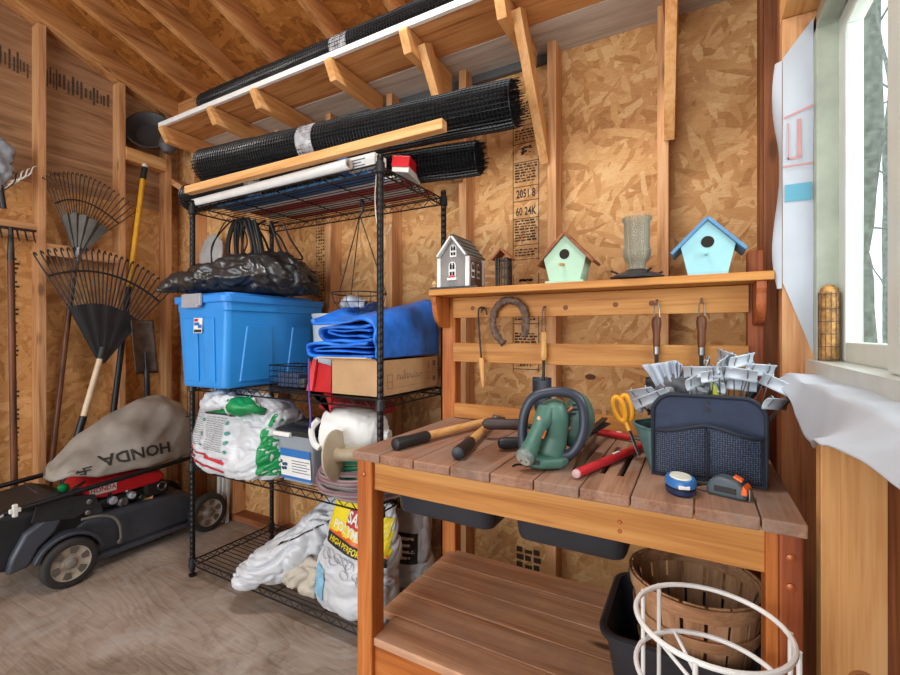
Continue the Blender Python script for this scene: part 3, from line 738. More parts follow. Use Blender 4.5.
for k in range(14):
    a = 2*PI*k/14; mb.tube([c+V((R*math.cos(a)*math.cos(t), R*math.sin(a)*math.cos(t), -.10*math.sin(t))) for t in (0, .4, .8, 1.2, 1.55)], .0015, 4)
for t in (.45, .95): mb.tube([c+V((R*math.cos(2*PI*k/32)*math.cos(t), R*math.sin(2*PI*k/32)*math.cos(t), -.10*math.sin(t))) for k in range(32)], .0015, 4, closed=True)
mb.build('cage', DARKSTEEL, hb)
rg = MB(); sack(rg, [(-1.44, 1.555, 1.338), (-1.38, 1.56, 1.345), (-1.32, 1.58, 1.338)], [.012, .035, .014], [.012, .022, .012], (0, 1, 0), 20, amp=.02, freq=24)
solo(rg, 'crumpled_foil', ZINC, 'crumpled silvery scrap lying in the hanging wire basket', 'scrap', (-1.38, 1.56, 1.31), smooth=180)

# --- tote and trash bag
tt = thing('storage_tote', 'big blue lidded storage tote with grey clasps on the rack', 'storage tote', (-1.96, 1.49, .957))
def rrect(x0, x1, y0, y1, r, z, n=5):
    out = []
    for cx, cy, a0 in ((x1-r, y1-r, 0), (x0+r, y1-r, PI/2), (x0+r, y0+r, PI), (x1-r, y0+r, 1.5*PI)):
        for k in range(n+1): a = a0+PI/2*k/n; out.append(V((cx+r*math.cos(a), cy+r*math.sin(a), z)))
    return out
mb = MB(); R = []
for z, g in ((.957, -.012), (.963, -.002), (.975, 0), (1.30, .028), (1.305, .034), (1.345, .036)):
    R.append(rrect(-2.125-g*.5, -1.80+g, 1.222-g*.5, 1.745+g, .03, z))
mb.loft(R); mb.build('body', BLUETOTE, tt, smooth=True)
mb = MB()  # raised panels on the long side and the narrow end
for y0, y1 in ((1.30, 1.46), (1.56, 1.70)):
    mb.mesh([(-1.797+.0055+e, y0+s_*.018, z) if False else (-1.800+(z-.963)/.34*.030+e, y, z) for e, s_ in ((.0, 0), (.006, 1)) for y, z in ((y0-.01+s_*.004, .985), (y1+.01-s_*.004, .985), (y1-.01-s_*.004, 1.235), (y0+.01+s_*.004, 1.235))],
            [(4, 5, 6, 7), (0, 1, 5, 4), (1, 2, 6, 5), (2, 3, 7, 6), (3, 0, 4, 7)])
for x0, x1 in ((-2.07, -1.98), (-1.92, -1.86)):
    mb.mesh([(x, 1.2205-(z-.963)/.34*.014-e, z) for e in (0, .006) for x, z in ((x0, .985), (x1, .985), (x1+.008, 1.27), (x0-.008, 1.27))], [(4, 5, 6, 7), (0, 1, 5, 4), (1, 2, 6, 5), (2, 3, 7, 6), (3, 0, 4, 7)])
mb.build('rib', BLUETOTE, tt, bevel=.002)
mb = MB(); mb.loft([rrect(-2.155, -1.756, 1.192, 1.79-.005, .035, z) for z in (1.338, 1.372)]); lid = mb.build('lid', BLUELID, tt, bevel=.006, smooth=True, seg=3)
MB().loft([rrect(-2.12, -1.80, 1.24, 1.74, .03, z) for z in (1.372, 1.386)]).build('lid_panel', BLUELID, lid, bevel=.004)
for yy, sg in ((1.190, -1), (1.787, 1)):
    mb = MB(); mb.box(-2.05, -1.91, min(yy, yy+sg*.014), max(yy, yy+sg*.014), 1.325, 1.380); mb.box(-2.04, -1.92, min(yy, yy+sg*.02), max(yy, yy+sg*.02), 1.316, 1.335)
    mb.build('clasp', GREYCLASP, tt, bevel=.004)
st = Sheet((-1.96, 1.2035, 1.238), (1, 0, 0), (0, .04, 1), lift=.0035); st.rect(-.032, -.034, .032, .034); lbl = st.build('sticker', WHITE, tt, label='white sticker')
st = Sheet((-1.96, 1.2035, 1.238), (1, 0, 0), (0, .04, 1), lift=.0042); st.rect(-.028, .0, .010, .014); st.rect(.0, -.012, .028, .004); st.build('sticker_print', LABELB, lbl)
st = Sheet((-1.96, 1.2035, 1.238), (1, 0, 0), (0, .04, 1), lift=.0043); st.rect(-.028, .018, .0, .030); st.build('sticker_print', RED, lbl)
st = Sheet((-1.96, 1.2035, 1.238), (1, 0, 0), (0, .04, 1), lift=.0044); st.rect(-.028, -.031, .028, -.018); st.build('sticker_print', INK, lbl)
mb = MB()
sack(mb, [(-2.20, 1.18, 1.405), (-2.15, 1.22, 1.425), (-2.05, 1.31, 1.455), (-1.93, 1.43, 1.482), (-1.82, 1.55, 1.486), (-1.755, 1.64, 1.46), (-1.72, 1.68, 1.415)], [.012, .035, .066, .100, .104, .07, .012], [.04, .085, .16, .20, .19, .13, .03], (0, 0, 1), 110, 22, 2.2, .018, 9)
for v in mb.bm.verts:
    q = v.co*Matrix.Rotation(.0, 3, 'Z') if False else v.co.copy(); f = noise.noise(V((q.x*11, q.y*7, q.z*22)))
    v.co += v.normal*(+.010*max(0, 1-2.2*abs(f))**2-.004+.003*(1-2*abs(noise.noise(q*24)))**3)
for v in mb.bm.verts: v.co.z = max(v.co.z, 1.390+.004*noise.noise(v.co*20)+.004)
solo(mb, 'trash_bag', TRASH, 'stuffed black trash bag slumped on the lid of the blue tote', 'trash bag', (-1.95, 1.42, 1.39), smooth=180)

# --- right half of the middle shelf
bk = thing('grey_bucket', 'pale grey plastic pail standing behind the blue tote', 'bucket', (-1.60, 1.665, .957))
MB().lathe([(.084, .0), (.090, .16), (.086, .165), (.094, .325), (.098, .33), (.098, .342), (.090, .342), (.082, .17), (.078, .01)], (-1.60, 1.665, .957), seg=36).build('pail', flat('pail_grey', (196, 200, 206), .4, 0, .05), bk, smooth=True)
MB().lathe([(.093, .168), (.0965, .170), (.0965, .178), (.094, .180)], (-1.60, 1.665, .957), seg=36, cap=False).build('band', WHITE, bk, smooth=True)
lt = thing('wire_letter_tray', 'small black wire tray with dark odds and ends next to the blue tote', 'wire tray', (-1.56, 1.42, .957))
mb = MB()
for k in range(9):
    x = -1.68+.025*k; mb.tube([(x, 1.355, .96), (x, 1.355, 1.06)], .0018, 4); mb.tube([(x, 1.50, .96), (x, 1.50, 1.06)], .0018, 4); mb.tube([(x, 1.355, .96), (x, 1.50, .96)], .0018, 4)
for k in range(5):
    z = .96+.025*k; mb.tube([(-1.68, 1.355, z), (-1.48, 1.355, z), (-1.48, 1.50, z), (-1.68, 1.50, z)], .0018 if k < 4 else .0035, 4, closed=True)
    y = 1.355+.029*k; mb.tube([(-1.48, y, .96), (-1.48, y, 1.06)], .0018, 4)
mb.build('cage', BLACK, lt)
solo(MB().obox((-1.59, 1.43, .995), (.13, .10, .062)), 'dark_blue_case', flat('dark_blue_case', (52, 70, 104), .5), 'dark blue case inside the small black wire tray', 'case', (-1.59, 1.43, .963), bevel=.006)
solo(MB().obox((-1.51, 1.43, .985), (.035, .09, .04)), 'grey_case', GLOVED, 'little grey case beside the dark blue one in the wire tray', 'case', (-1.51, 1.43, .963), bevel=.006)
rd = thing('red_tray', 'red plastic bin standing between wire tray and cardboard box', 'bin', (-1.38, 1.40, .957))
mb = MB(); mb.prism([(-1.425, .957), (-1.305, .957), (-1.30, 1.068), (-1.39, 1.085), (-1.41, 1.06)], 'y', 1.352, 1.358); mb.box(-1.425, -1.305, 1.352, 1.52, .957, .962)
mb.prism([(1.352, .957), (1.52, .957), (1.52, 1.03), (1.352, 1.07)], 'x', -1.305, -1.30); mb.prism([(1.352, .957), (1.52, .957), (1.52, 1.03), (1.352, 1.085)], 'x', -1.432, -1.42)
mb.build('body', RED, rd, bevel=.002)
MB().prism([(-1.432, .962), (-1.40, .962), (-1.372, 1.095), (-1.395, 1.095)], 'y', 1.338, 1.351).build('rim', flat('light_red', (232, 70, 74), .4), rd, bevel=.003)
solo(MB().tube(smoothpath([(-1.375, 1.30, 1.10), (-1.372, 1.297, 1.02), (-1.368, 1.296, .94), (-1.36, 1.294, .87), (-1.362, 1.295, .82)]), .0035, 6), 'hanging_string', flat('violet_cord', (88, 76, 150), .7), 'thin violet cord hanging past the shelf edge in front of the red bin', 'cord', (-1.375, 1.30, 1.1))
cbx = thing('cardboard_box', 'open cardboard box with scribbled writing under the folded tarp', 'box', (-1.17, 1.55, .957))
BX0, BX1, BY0, BY1, BZ = -1.288, -1.042, 1.337, 1.765, 1.098
mb = MB(); w = .004
mb.box(BX0, BX1, BY0, BY0+w, .957, BZ); mb.box(BX0, BX1, BY1-w, BY1, .957, BZ); mb.box(BX0, BX0+w, BY0, BY1, .957, BZ); mb.box(BX1-w, BX1, BY0, BY1, .957, BZ); mb.box(BX0, BX1, BY0, BY1, .957, .962)
mb.build('carton', CARD, cbx)
MB().mesh([(BX0-.01, BY0, BZ), (BX1, BY0, BZ), (BX1+.0, BY0-.045, BZ+.012), (BX0-.03, BY0-.05, BZ+.010), (BX0-.01, BY0, BZ+.004), (BX1, BY0, BZ+.004), (BX1, BY0-.045, BZ+.016), (BX0-.03, BY0-.05, BZ+.014)], [(3, 2, 1, 0), (4, 5, 6, 7), (0, 1, 5, 4), (1, 2, 6, 5), (2, 3, 7, 6), (3, 0, 4, 7)])
mb = MB(); mb.mesh([(BX0-.01, BY0, BZ), (BX1-.02, BY0, BZ), (BX1-.03, BY0-.045, BZ+.010), (BX0-.03, BY0-.05, BZ+.008), (BX0-.01, BY0, BZ+.004), (BX1-.02, BY0, BZ+.004), (BX1-.03, BY0-.045, BZ+.014), (BX0-.03, BY0-.05, BZ+.012)], [(3, 2, 1, 0), (4, 5, 6, 7), (0, 1, 5, 4), (1, 2, 6, 5), (2, 3, 7, 6), (3, 0, 4, 7)])
mb.build('flap', CARDIN, cbx)
sh = Sheet((BX1, (BY0+BY1)/2, .957), (0, 1, 0), (0, 0, 1), lift=.001); rnd = random.Random(8)
x = -.105
for k in range(13):   # hand-written scrawl
    h = rnd.uniform(.014, .036); sh.poly([(x, .060), (x+.003, .060), (x+.005, .060+h), (x+.002, .060+h)])
    if k % 2: sh.poly([(x, .062), (x+.012, .064), (x+.012, .067), (x, .065)])
    if k % 3 == 0: sh.poly([(x+.004, .060+h), (x+.013, .060+h-.004), (x+.013, .060+h-.001), (x+.004, .060+h+.003)])
    x += rnd.uniform(.010, .017)
sh.build('handwriting', flat('marker_grey', (110, 96, 88), .7), cbx)
sh = Sheet((BX1, (BY0+BY1)/2, .957), (0, 1, 0), (0, 0, 1), lift=.001)
for a in ((-.17, .03, -.135, .032), (-.17, .055, -.135, .057), (-.17, .03, -.168, .085), (-.137, .03, -.135, .085), (-.17, .083, -.135, .085), (-.16, .03, .11, .0312), (.12, .045, .122, .075), (.145, .045, .147, .075), (.12, .045, .147, .047), (.12, .075, .147, .077),
          (.165, .035, .19, .055), (.165, .065, .167, .09), (.19, .065, .192, .09), (.165, .065, .19, .067), (.165, .09, .19, .092), (.165, .10, .19, .125), (.128, .09, .133, .125)): sh.rect(*a)
sh.build('printed_marks', flat('print_brown', (124, 104, 92), .7), cbx)
# folded tarp: fat double folds under one smooth outer sheet
def ribbon(pts, y0, y1, thick, shear, NY=22, seed=0.0):
    pp = smoothpath([V((x, 0, z)) for x, z in pts], 7); rings = []
    def q(p, y, off, nx, nz):
        t = (y-1.325)/.43; r = V((p.x+nx*off, y, p.z+nz*off)); h = max(0, r.z-1.105)
        r.z += h*shear*t; r.z += .010*noise.noise(V((r.x*8+seed, y*6, p.z*5)))*min(1, h*14); r.x += .012*noise.noise(V((p.z*14+seed, y*7, 3)))*(p.x < -1.1)
        r.y += .022*noise.noise(V((r.x*8, p.z*22, 1.7+seed)))
        return r
    for i, p in enumerate(pp):
        d = (pp[min(i+1, len(pp)-1)]-pp[max(i-1, 0)]).normalized(); nx, nz = -d.z, d.x
        rings.append([q(p, y0+(y1-y0)*j/NY, thick/2, nx, nz) for j in range(NY+1)]+[q(p, y0+(y1-y0)*j/NY, -thick/2, nx, nz) for j in range(NY, -1, -1)])
    mb = MB().loft(rings); mb.jitter(.003, 26); return mb
tp_ = thing('folded_tarp', 'bright blue tarp folded in thick loops on the cardboard box', 'tarp', (-1.2, 1.54, 1.10))
ribbon([(-1.07, 1.112), (-1.25, 1.110), (-1.38, 1.112), (-1.412, 1.136), (-1.385, 1.160), (-1.25, 1.158), (-1.09, 1.160)], 1.315, 1.74, .011, .30, seed=1).build('fold', TARP, tp_, smooth=180)
ribbon([(-1.09, 1.128), (-1.24, 1.130), (-1.355, 1.132), (-1.372, 1.139), (-1.33, 1.146), (-1.20, 1.147), (-1.09, 1.150)], 1.335, 1.74, .007, .30, seed=2).build('fold', TARP, tp_, smooth=180)
ribbon([(-1.07, 1.172), (-1.22, 1.174), (-1.31, 1.180), (-1.338, 1.203), (-1.315, 1.228), (-1.22, 1.226), (-1.08, 1.228)], 1.320, 1.745, .011, .34, seed=5).build('fold', TARP, tp_, smooth=180)
ribbon([(-1.09, 1.190), (-1.21, 1.192), (-1.285, 1.197), (-1.298, 1.204), (-1.27, 1.211), (-1.18, 1.212), (-1.09, 1.214)], 1.340, 1.745, .007, .34, seed=7).build('fold', TARP, tp_, smooth=180)
ribbon([(-1.375, 1.268), (-1.36, 1.248), (-1.30, 1.243), (-1.20, 1.250), (-1.11, 1.262), (-1.065, 1.245), (-1.046, 1.20), (-1.042, 1.15), (-1.046, 1.108)], 1.312, 1.765, .010, .58, seed=3).build('outer_sheet', TARP, tp_, smooth=180)

# --- third shelf
fb = thing('fertilizer_bag', 'bulging white and green lawn bag on the third rack shelf', 'bag', (-1.87, 1.42, .565))
mb = MB()
sack(mb, [(-1.875, 1.42, .567), (-1.875, 1.42, .60), (-1.875, 1.43, .70), (-1.87, 1.43, .80), (-1.855, 1.44, .865), (-1.85, 1.45, .90)], [.275, .305, .298, .275, .24, .15], [.15, .195, .195, .17, .13, .06], (1, 0, 0), 150, 22, 3.2, .017, 7)
for v in mb.bm.verts: v.co.z = max(v.co.z, .566); v.co.x = max(v.co.x, -2.165)
bv = mb.bvh(); mb.build('sack', BAGWHITE, fb, smooth=180)
mb = MB(); sack(mb, [(-2.04, 1.34, .86), (-1.95, 1.32, .888), (-1.84, 1.33, .89), (-1.72, 1.36, .885)], [.02, .036, .036, .012], [.04, .09, .095, .04], (0, 0, 1), 44, 14, 2.2, .030, 13); mb.build('folded_top', BAGWHITE, fb, smooth=180)
mb = MB(); sack(mb, [(-1.83, 1.30, .885), (-1.74, 1.28, .884), (-1.66, 1.31, .86)], [.02, .035, .012], [.05, .065, .03], (0, 0, 1), 30, 10, 2.2, .018, 15); mb.build('green_fold', GREEN, fb, smooth=180)
d_r = V((.86, -.5, 0)).normalized()
def S(dx): return Sheet((-1.865, 1.24, .57), (1, 0, 0), (0, 0, 1), bv, .005)
for (a, b) in ((-.29, .055), (-.29, .018)):
    sh = S(0)
    for i in range(36):
        x = a+i*.0095; sh.poly([(x, b+.035*(1-i/36)), (x+.0096, b+.035*(1-(i+1)/36)), (x+.0096, b+.035*(1-(i+1)/36)+.011), (x, b+.035*(1-i/36)+.011)])
    sh.build('red_stripe', INKRED, fb)
rnd = random.Random(3)
for x0, x1, za, zb in ((-.27, -.14, .11, .27), (-.11, .03, .10, .25)):
    sh = S(0); z = zb
    while z > za:
        x = x0
        while x < x1: ln = rnd.uniform(.01, .03); sh.rect(x, z, min(x+ln, x1), z+.0028); x += ln+.006
        z -= .0095
    sh.build('fine_print', INKGREY, fb)
sh = S(0)
for x, z in ((-.13, .235), (-.15, .17), (-.14, .12), (.045, .235), (.05, .19), (.05, .15), (.05, .11)):
    sh = S(0); sh.poly([(x+.009*math.cos(k*PI/5), z+.009*math.sin(k*PI/5)) for k in range(10)]); sh.build('round_icon', INKTEAL, fb)
for a in ((.225, .02, .30, .30), (-.14, .27, .06, .287)): sh = S(0); sh.rect(*a); sh.build('green_panel', GREEN, fb)
sh = S(0); sh.rect(-.13, .262, .07, .270); sh.build('dark_band', INK, fb)
wl_ = MB(); sack(wl_, [(-1.60, 1.36, .84), (-1.575, 1.345, .862), (-1.54, 1.34, .852)], [.02, .03, .012], [.03, .04, .02], (0, 0, 1), 24, 8, 2.2, .008, 15); wl_.bm.free()
ct = thing('clear_tote', 'clear plastic storage box with black lid and blue label', 'storage box', (-1.475, 1.48, .565))
mb = MB(); mb.loft([rrect(-1.585, -1.405, 1.345, 1.68, .02, .566), rrect(-1.60, -1.390, 1.333, 1.69, .02, .77)]); mb.build('box', CLEARP, ct, smooth=True)
solo(MB().box(-1.573, -1.417, 1.362, 1.66, .569, .70), 'dark_contents', flat('dark_contents', (66, 78, 104), .6, 0, .3, 25), 'dark blue things packed inside the clear storage box', 'contents', (-1.475, 1.5, .569), bevel=.01)
mb = MB(); mb.loft([rrect(-1.608, -1.382, 1.323, 1.70, .02, .768), rrect(-1.61, -1.38, 1.321, 1.702, .02, .79), rrect(-1.592, -1.396, 1.34, 1.685, .02, .80), rrect(-1.56, -1.43, 1.38, 1.64, .02, .803), rrect(-1.55, -1.44, 1.39, 1.63, .02, .818)]); mb.build('lid', BLACKP, ct, bevel=.002)
MB().box(-1.60, -1.50, 1.308, 1.324, .765, .782).build('latch', WHITE, ct, bevel=.003, label='white latch')
f = lambda z: 1.345-(z-.566)/.204*.012
sh = Sheet((-1.495, 1.339, .64), (1, 0, 0), (0, -.06, 1), lift=.0015); sh.rect(-.088, -.05, .090, .035); lb = sh.build('label', WHITE, ct, label='white and blue paper label')
sh = Sheet((-1.495, 1.339, .64), (1, 0, 0), (0, -.06, 1), lift=.0022); sh.rect(-.088, .035, .090, .068); sh.rect(-.088, -.062, .090, -.05); sh.build('label_band', LABELB, lb)
sh = Sheet((-1.495, 1.339, .64), (1, 0, 0), (0, -.06, 1), lift=.0023)
for x, y in ((-.085, .01), (-.07, -.002), (-.06, -.018), (-.075, -.02), (-.055, .0)): sh.poly([(x+.010*math.cos(k*PI/4), y+.008*math.sin(k*PI/4)) for k in range(8)])
for i in range(5): sh.rect(-.02, .018-i*.012, .085-.015*(i % 2), .021-i*.012)
sh.build('label_print', flat('label_navy', (48, 66, 110), .6), lb)
sh = Sheet((-1.495, 1.338, .696), (1, 0, 0), (0, -.06, 1), lift=.003); sh.rect(-.08, -.002, -.01, .004); sh.rect(.0, -.002, .08, .004); sh.build('label_print', WHITE, lb)
# hose coil
hs = thing('hose_coil', 'grey garden hose with plum stripe coiled on the third rack shelf', 'hose', (-1.25, 1.51, .565))
for k, (R0, z) in enumerate(((.192, .578), (.200, .598), (.188, .618), (.198, .637), (.186, .655), (.174, .60))):
    mb = MB(); n = 56
    mb.tube([(-1.200-.012*(k%3)+R0*math.cos(2*PI*i/n)+.006*math.sin(i*.7+k), 1.465-.010*(k%2)+R0*math.sin(2*PI*i/n)*.93+.006*math.cos(i*.5+k*2), z+.006*math.sin(2*PI*i/n*2+k)) for i in range(n)], .0115, 10, closed=True)
    mb.build('turn', HOSEG, hs, smooth=True)
    mb = MB(); mb.tube([(-1.200-.012*(k%3)+(R0+.0085)*math.cos(2*PI*i/n)+.006*math.sin(i*.7+k), 1.465-.010*(k%2)+(R0*.93+.0085)*math.sin(2*PI*i/n)+.006*math.cos(i*.5+k*2), z+.006*math.sin(2*PI*i/n*2+k)+.004) for i in range(n)], .0042, 6, closed=True)
    mb.build('stripe', HOSEP, hs, smooth=True)
gh = thing('green_hose_coil', 'dark green garden hose coiled inside the grey hose ring', 'hose', (-1.27, 1.50, .67))
for k, (R0, z) in enumerate(((.140, .590), (.145, .612), (.138, .634), (.143, .655), (.138, .676), (.14, .697))):
    mb = MB(); n = 48
    mb.tube([(-1.212+R0*math.cos(2*PI*i/n), 1.462+R0*math.sin(2*PI*i/n), z+.005*math.sin(2*PI*i/n*3+k)) for i in range(n)], .0105, 8, closed=True); mb.build('turn', HOSEGREEN, gh, smooth=True)
solo(MB().obox((-1.215, 1.338, .675), (.18, .012, .15), Euler((math.radians(-6), 0, math.radians(4))).to_matrix()), 'yellow_card', PAPER, 'pale yellow card pack leaning in the hose coil behind the spool', 'card pack', (-1.235, 1.352, .60), bevel=.002)
sp = thing('cord_spool', 'translucent beige spool lying on its side on the hose coil', 'spool', (-1.2, 1.36, .63))
ax = V((.97, .22, .12)).normalized(); c0 = V((-1.208, 1.280, .735))
MB().lathe([(.012, -.006), (.096, -.003), (.098, 0), (.096, .003), (.05, .006), (.012, .006)], c0, ax, 44).build('flange', TANSPOOL, sp, smooth=True)
MB().lathe([(.030, .004), (.024, .02), (.028, .12), (.034, .18), (.034, .20), (.001, .2)], c0, ax, 24).build('barrel', flat('spool_barrel', (166, 150, 122), .5), sp, smooth=True)
MB().lathe([(.006, -.014), (.018, -.012), (.020, -.004)], c0, ax, 18).build('hub', WHITE, sp, smooth=True)
for k in range(5):
    a = 2*PI*k/5; _, s1, u1 = basis(ax); MB().lathe([(.004, -.0065), (.004, -.004)], c0+(s1*math.cos(a)+u1*math.sin(a))*.034, ax, 8).build('slot', DARKSTEEL, sp)
jg = thing('white_jug', 'rounded white plastic jug lying behind the beige spool', 'jug', (-1.35, 1.56, .74))
mb = MB(); sack(mb, [(-1.372, 1.395, .806), (-1.350, 1.40, .803), (-1.27, 1.415, .800), (-1.19, 1.43, .798), (-1.135, 1.445, .792), (-1.11, 1.45, .787)], [.03, .086, .092, .089, .070, .02], [.05, .080, .086, .084, .066, .03], (0, 0, 1), 40, 10, 2.8, .006, 12); mb.build('body', WHITE, jg, smooth=True)
MB().cyl((-1.115, 1.448, .787), (-1.085, 1.455, .787), .028, .026).build('cap', OFFWHITE, jg, smooth=True)
MB().tube(smoothpath([(-1.355, 1.335, .85), (-1.382, 1.322, .81), (-1.37, 1.322, .755), (-1.34, 1.325, .735)]), .013, 8).build('handle', WHITE, jg, smooth=True)
solo(MB().cyl((-1.10, 1.68, .58), (-1.10, 1.68, .75), .045, .05), 'dark_canister', BLACKP, 'dark canister standing behind the jug by the rear rack post', 'canister', (-1.10, 1.68, .565), smooth=True)
# things lying under the middle shelf, behind the clear tote
solo(MB().obox((-1.40, 1.62, .862), (.36, .13, .045)), 'red_tool_case', flat('case_red', (170, 40, 48), .45), 'flat red case on top of the clear storage box', 'case', (-1.40, 1.62, .82), bevel=.006)
lg = thing('wire_grid_panel', 'small black wire grid hooked at the wall end of the middle shelf', 'wire grid', (-2.215, 1.4, .80))
mb = MB()
for k in range(9): mb.tube([(-2.212, 1.30+.028*k, .79), (-2.212, 1.30+.028*k, .955)], .0018, 5)
for z in (.79, .955): mb.tube([(-2.212, 1.29, z), (-2.212, 1.535, z)], .0025, 5)
mb.build('grid', BLACK, lg)

# --- bottom shelf sacks
mb = MB(); sack(mb, [(-1.775, 1.262, .095), (-1.74, 1.285, .125), (-1.65, 1.34, .185), (-1.53, 1.42, .27), (-1.43, 1.49, .37), (-1.37, 1.55, .45), (-1.34, 1.57, .50)], [.010, .045, .072, .074, .066, .05, .012], [.02, .07, .10, .105, .10, .08, .03], (0, 0, 1), 110, 26, 2.4, .028, 7)
for v in mb.bm.verts: v.co.z = max(v.co.z, .088)
fs = thing('feed_sack', 'long white woven sack slumped across the lowest rack shelf', 'sack', (-1.55, 1.42, .088)); bv = mb.bvh(); mb.build('sack', BAGWHITE, fs, smooth=180)
sh = Sheet((-1.555, 1.33, .29), V((.82, .30, .42)), V((-.35, -.1, .9)), bv, .004)
for k in range(24): sh.rect(-.02+k*.0125, .012, -.02+(k+1)*.0125, .0165)
for k in range(8): sh.rect(.28, -.06+k*.009, .2845, -.06+(k+1)*.009)
sh.build('stitch_line', INK, fs)
mb = MB(); sack(mb, [(-1.56, 1.355, .14), (-1.53, 1.365, .155), (-1.46, 1.385, .17), (-1.38, 1.40, .165), (-1.35, 1.41, .16)], [.025, .048, .070, .066, .03], [.04, .07, .085, .085, .05], (0, 0, 1), 90, 24, 2.6, .022, 9)
for v in mb.bm.verts: v.co.z = max(v.co.z, .088)
solo(mb, 'small_beige_sack', BAGBEIGE, 'small beige sack lying in front of the long white sack', 'sack', (-1.41, 1.36, .088), smooth=180)
gs = thing('grey_standing_sack', 'grey sack with dark lettering standing behind the beige sack', 'sack', (-1.30, 1.60, .088))
mb = MB(); sack(mb, [(-1.32, 1.62, .09), (-1.32, 1.62, .16), (-1.32, 1.61, .30), (-1.31, 1.60, .44), (-1.30, 1.60, .50)], [.09, .11, .11, .10, .08], [.07, .09, .09, .06, .02], (1, 0, 0), 80, 16, 2.8, .012, 8); bv = mb.bvh(); mb.build('sack', BAGGREY, gs, smooth=180)
sh = Sheet((-1.315, 1.50, .41), (1, 0, 0), (0, 0, 1), bv, .002); sh.text('TO', 0, 0, .055, 1.0).text('MA', 0, -.07, .055, 1.0); sh.rect(-.07, .035, .07, .055); sh.build('lettering', flat('sack_print', (92, 94, 100), .6), gs)
ys = thing('yellow_sand_bag', 'half full white and yellow sand bag behind the bench leg', 'bag', (-1.17, 1.42, .088))
mb = MB(); sack(mb, [(-1.215, 1.40, .09), (-1.215, 1.40, .13), (-1.205, 1.405, .25), (-1.19, 1.41, .36), (-1.18, 1.415, .46), (-1.17, 1.425, .545)], [.155, .190, .178, .165, .16, .14], [.075, .100, .10, .070, .04, .012], (1, 0, -.15), 130, 24, 2.8, .014, 7)
for v in mb.bm.verts: v.co.z = max(v.co.z, .088); 
bv = mb.bvh(); mb.build('sack', BAGWHITE, ys, smooth=180)
def SY(l): return Sheet((-1.215, 1.27, .09), V((1, 0, -.20)), V((.16, 0, 1)), bv, l+.003)
sh = SY(.002)
for a in ((-.160, .29, -.07, .44), (-.07, .29, .15, .335), (.06, .335, .15, .42), (-.07, .40, .03, .43)): sh.rect(*a)
sh.build('yellow_panel', YELLOW, ys)
sh = SY(.0022); sh.rect(-.07, .335, .06, .40); sh.build('red_panel', INKRED, ys)
sh = SY(.0022); sh.rect(-.15, .248, .145, .285); sh.build('black_band', INK, ys)
sh = SY(.0034); sh.text('HIGH PERFORMANCE', 0, .266, .030, .88); sh.build('band_lettering', YELLOW, ys)
sh = SY(.0034); sh.rect(-.15, .287, .145, .300); sh.build('orange_band', ORANGE, ys)
sh = SY(.0036); sh.text('POLYMERIC', -.02, .318, .050, .85); sh.text('SAND', -.005, .367, .060, .8); sh.build('lettering', WHITE, ys)
sh = SY(.0022)
rnd = random.Random(6)
for k in range(14):
    cx, cz = rnd.uniform(-.12, .12), rnd.uniform(.16, .235); pts = [(cx+.022*math.cos(a*PI/5), cz+.016*math.sin(a*PI/5)) for a in range(11)]
    for p, q in zip(pts, pts[1:]): sh.poly([p, q, (q[0]*.0+q[0]+.0018, q[1]+.0018), (p[0]+.0018, p[1]+.0018)])
sh.build('stone_outline', INKGREY, ys)
sh = SY(.0022); sh.rect(-.165, .02, -.10, .16); sh.build('blue_corner', flat('bag_pale_blue', (132, 186, 214), .4, 0, .12, 14), ys)
y2 = thing('tall_cement_bag', 'tall white and yellow bag standing behind the sand bag by the rear rack post', 'bag', (-1.12, 1.70, .088))
mb = MB(); sack(mb, [(-1.13, 1.66, .09), (-1.13, 1.66, .15), (-1.13, 1.66, .32), (-1.12, 1.665, .46), (-1.11, 1.67, .545)], [.085, .10, .10, .095, .085], [.06, .08, .075, .05, .015], (1, .25, 0), 90, 18, 3.0, .012, 8); bv = mb.bvh(); mb.build('sack', BAGWHITE, y2, smooth=180)
def SZ2(l): return Sheet((-1.10, 1.56, .09), V((.9, .2, 0)), V((0, 0, 1)), bv, l+.002)
sh = SZ2(.002); sh.rect(-.10, .34, .07, .45); sh.build('yellow_panel', YELLOW, y2)
sh = SZ2(.0022); sh.rect(-.08, .12, .06, .25); sh.build('black_panel', INK, y2); sh = SZ2(.0022); sh.rect(-.08, .345, .04, .375); sh.build('black_panel', INK, y2)
sh = SZ2(.0034); [sh.rect(-.07, .14+i*.028, .03+.02*(i % 2), .152+i*.028) for i in range(4)]; sh.build('lettering', WHITE, y2)
sh = SZ2(.0034); [sh.rect(-.08, .385+i*.022, .05, .395+i*.022) for i in range(3)]; sh.build('lettering', INK, y2)
# pale slats by the corner
for k, (x, w, m, lb) in enumerate(((-2.70, .026, OFFWHITE, 'wider white slat leaning on the rear wall beside the mower wheel'), (-2.655, .016, OFFWHITE, 'narrow white slat leaning between the other two slats by the corner'), (-2.615, .018, ZINC, 'grey metal slat leaning on the rear wall behind the rack'))):
    solo(MB().obox((x, 1.80, .45), (w, .018, .90), Euler((math.radians(-1.5), 0, 0)).to_matrix()), 'wall_slat', m, lb, 'slat', (x, 1.79, 0), bevel=.002)

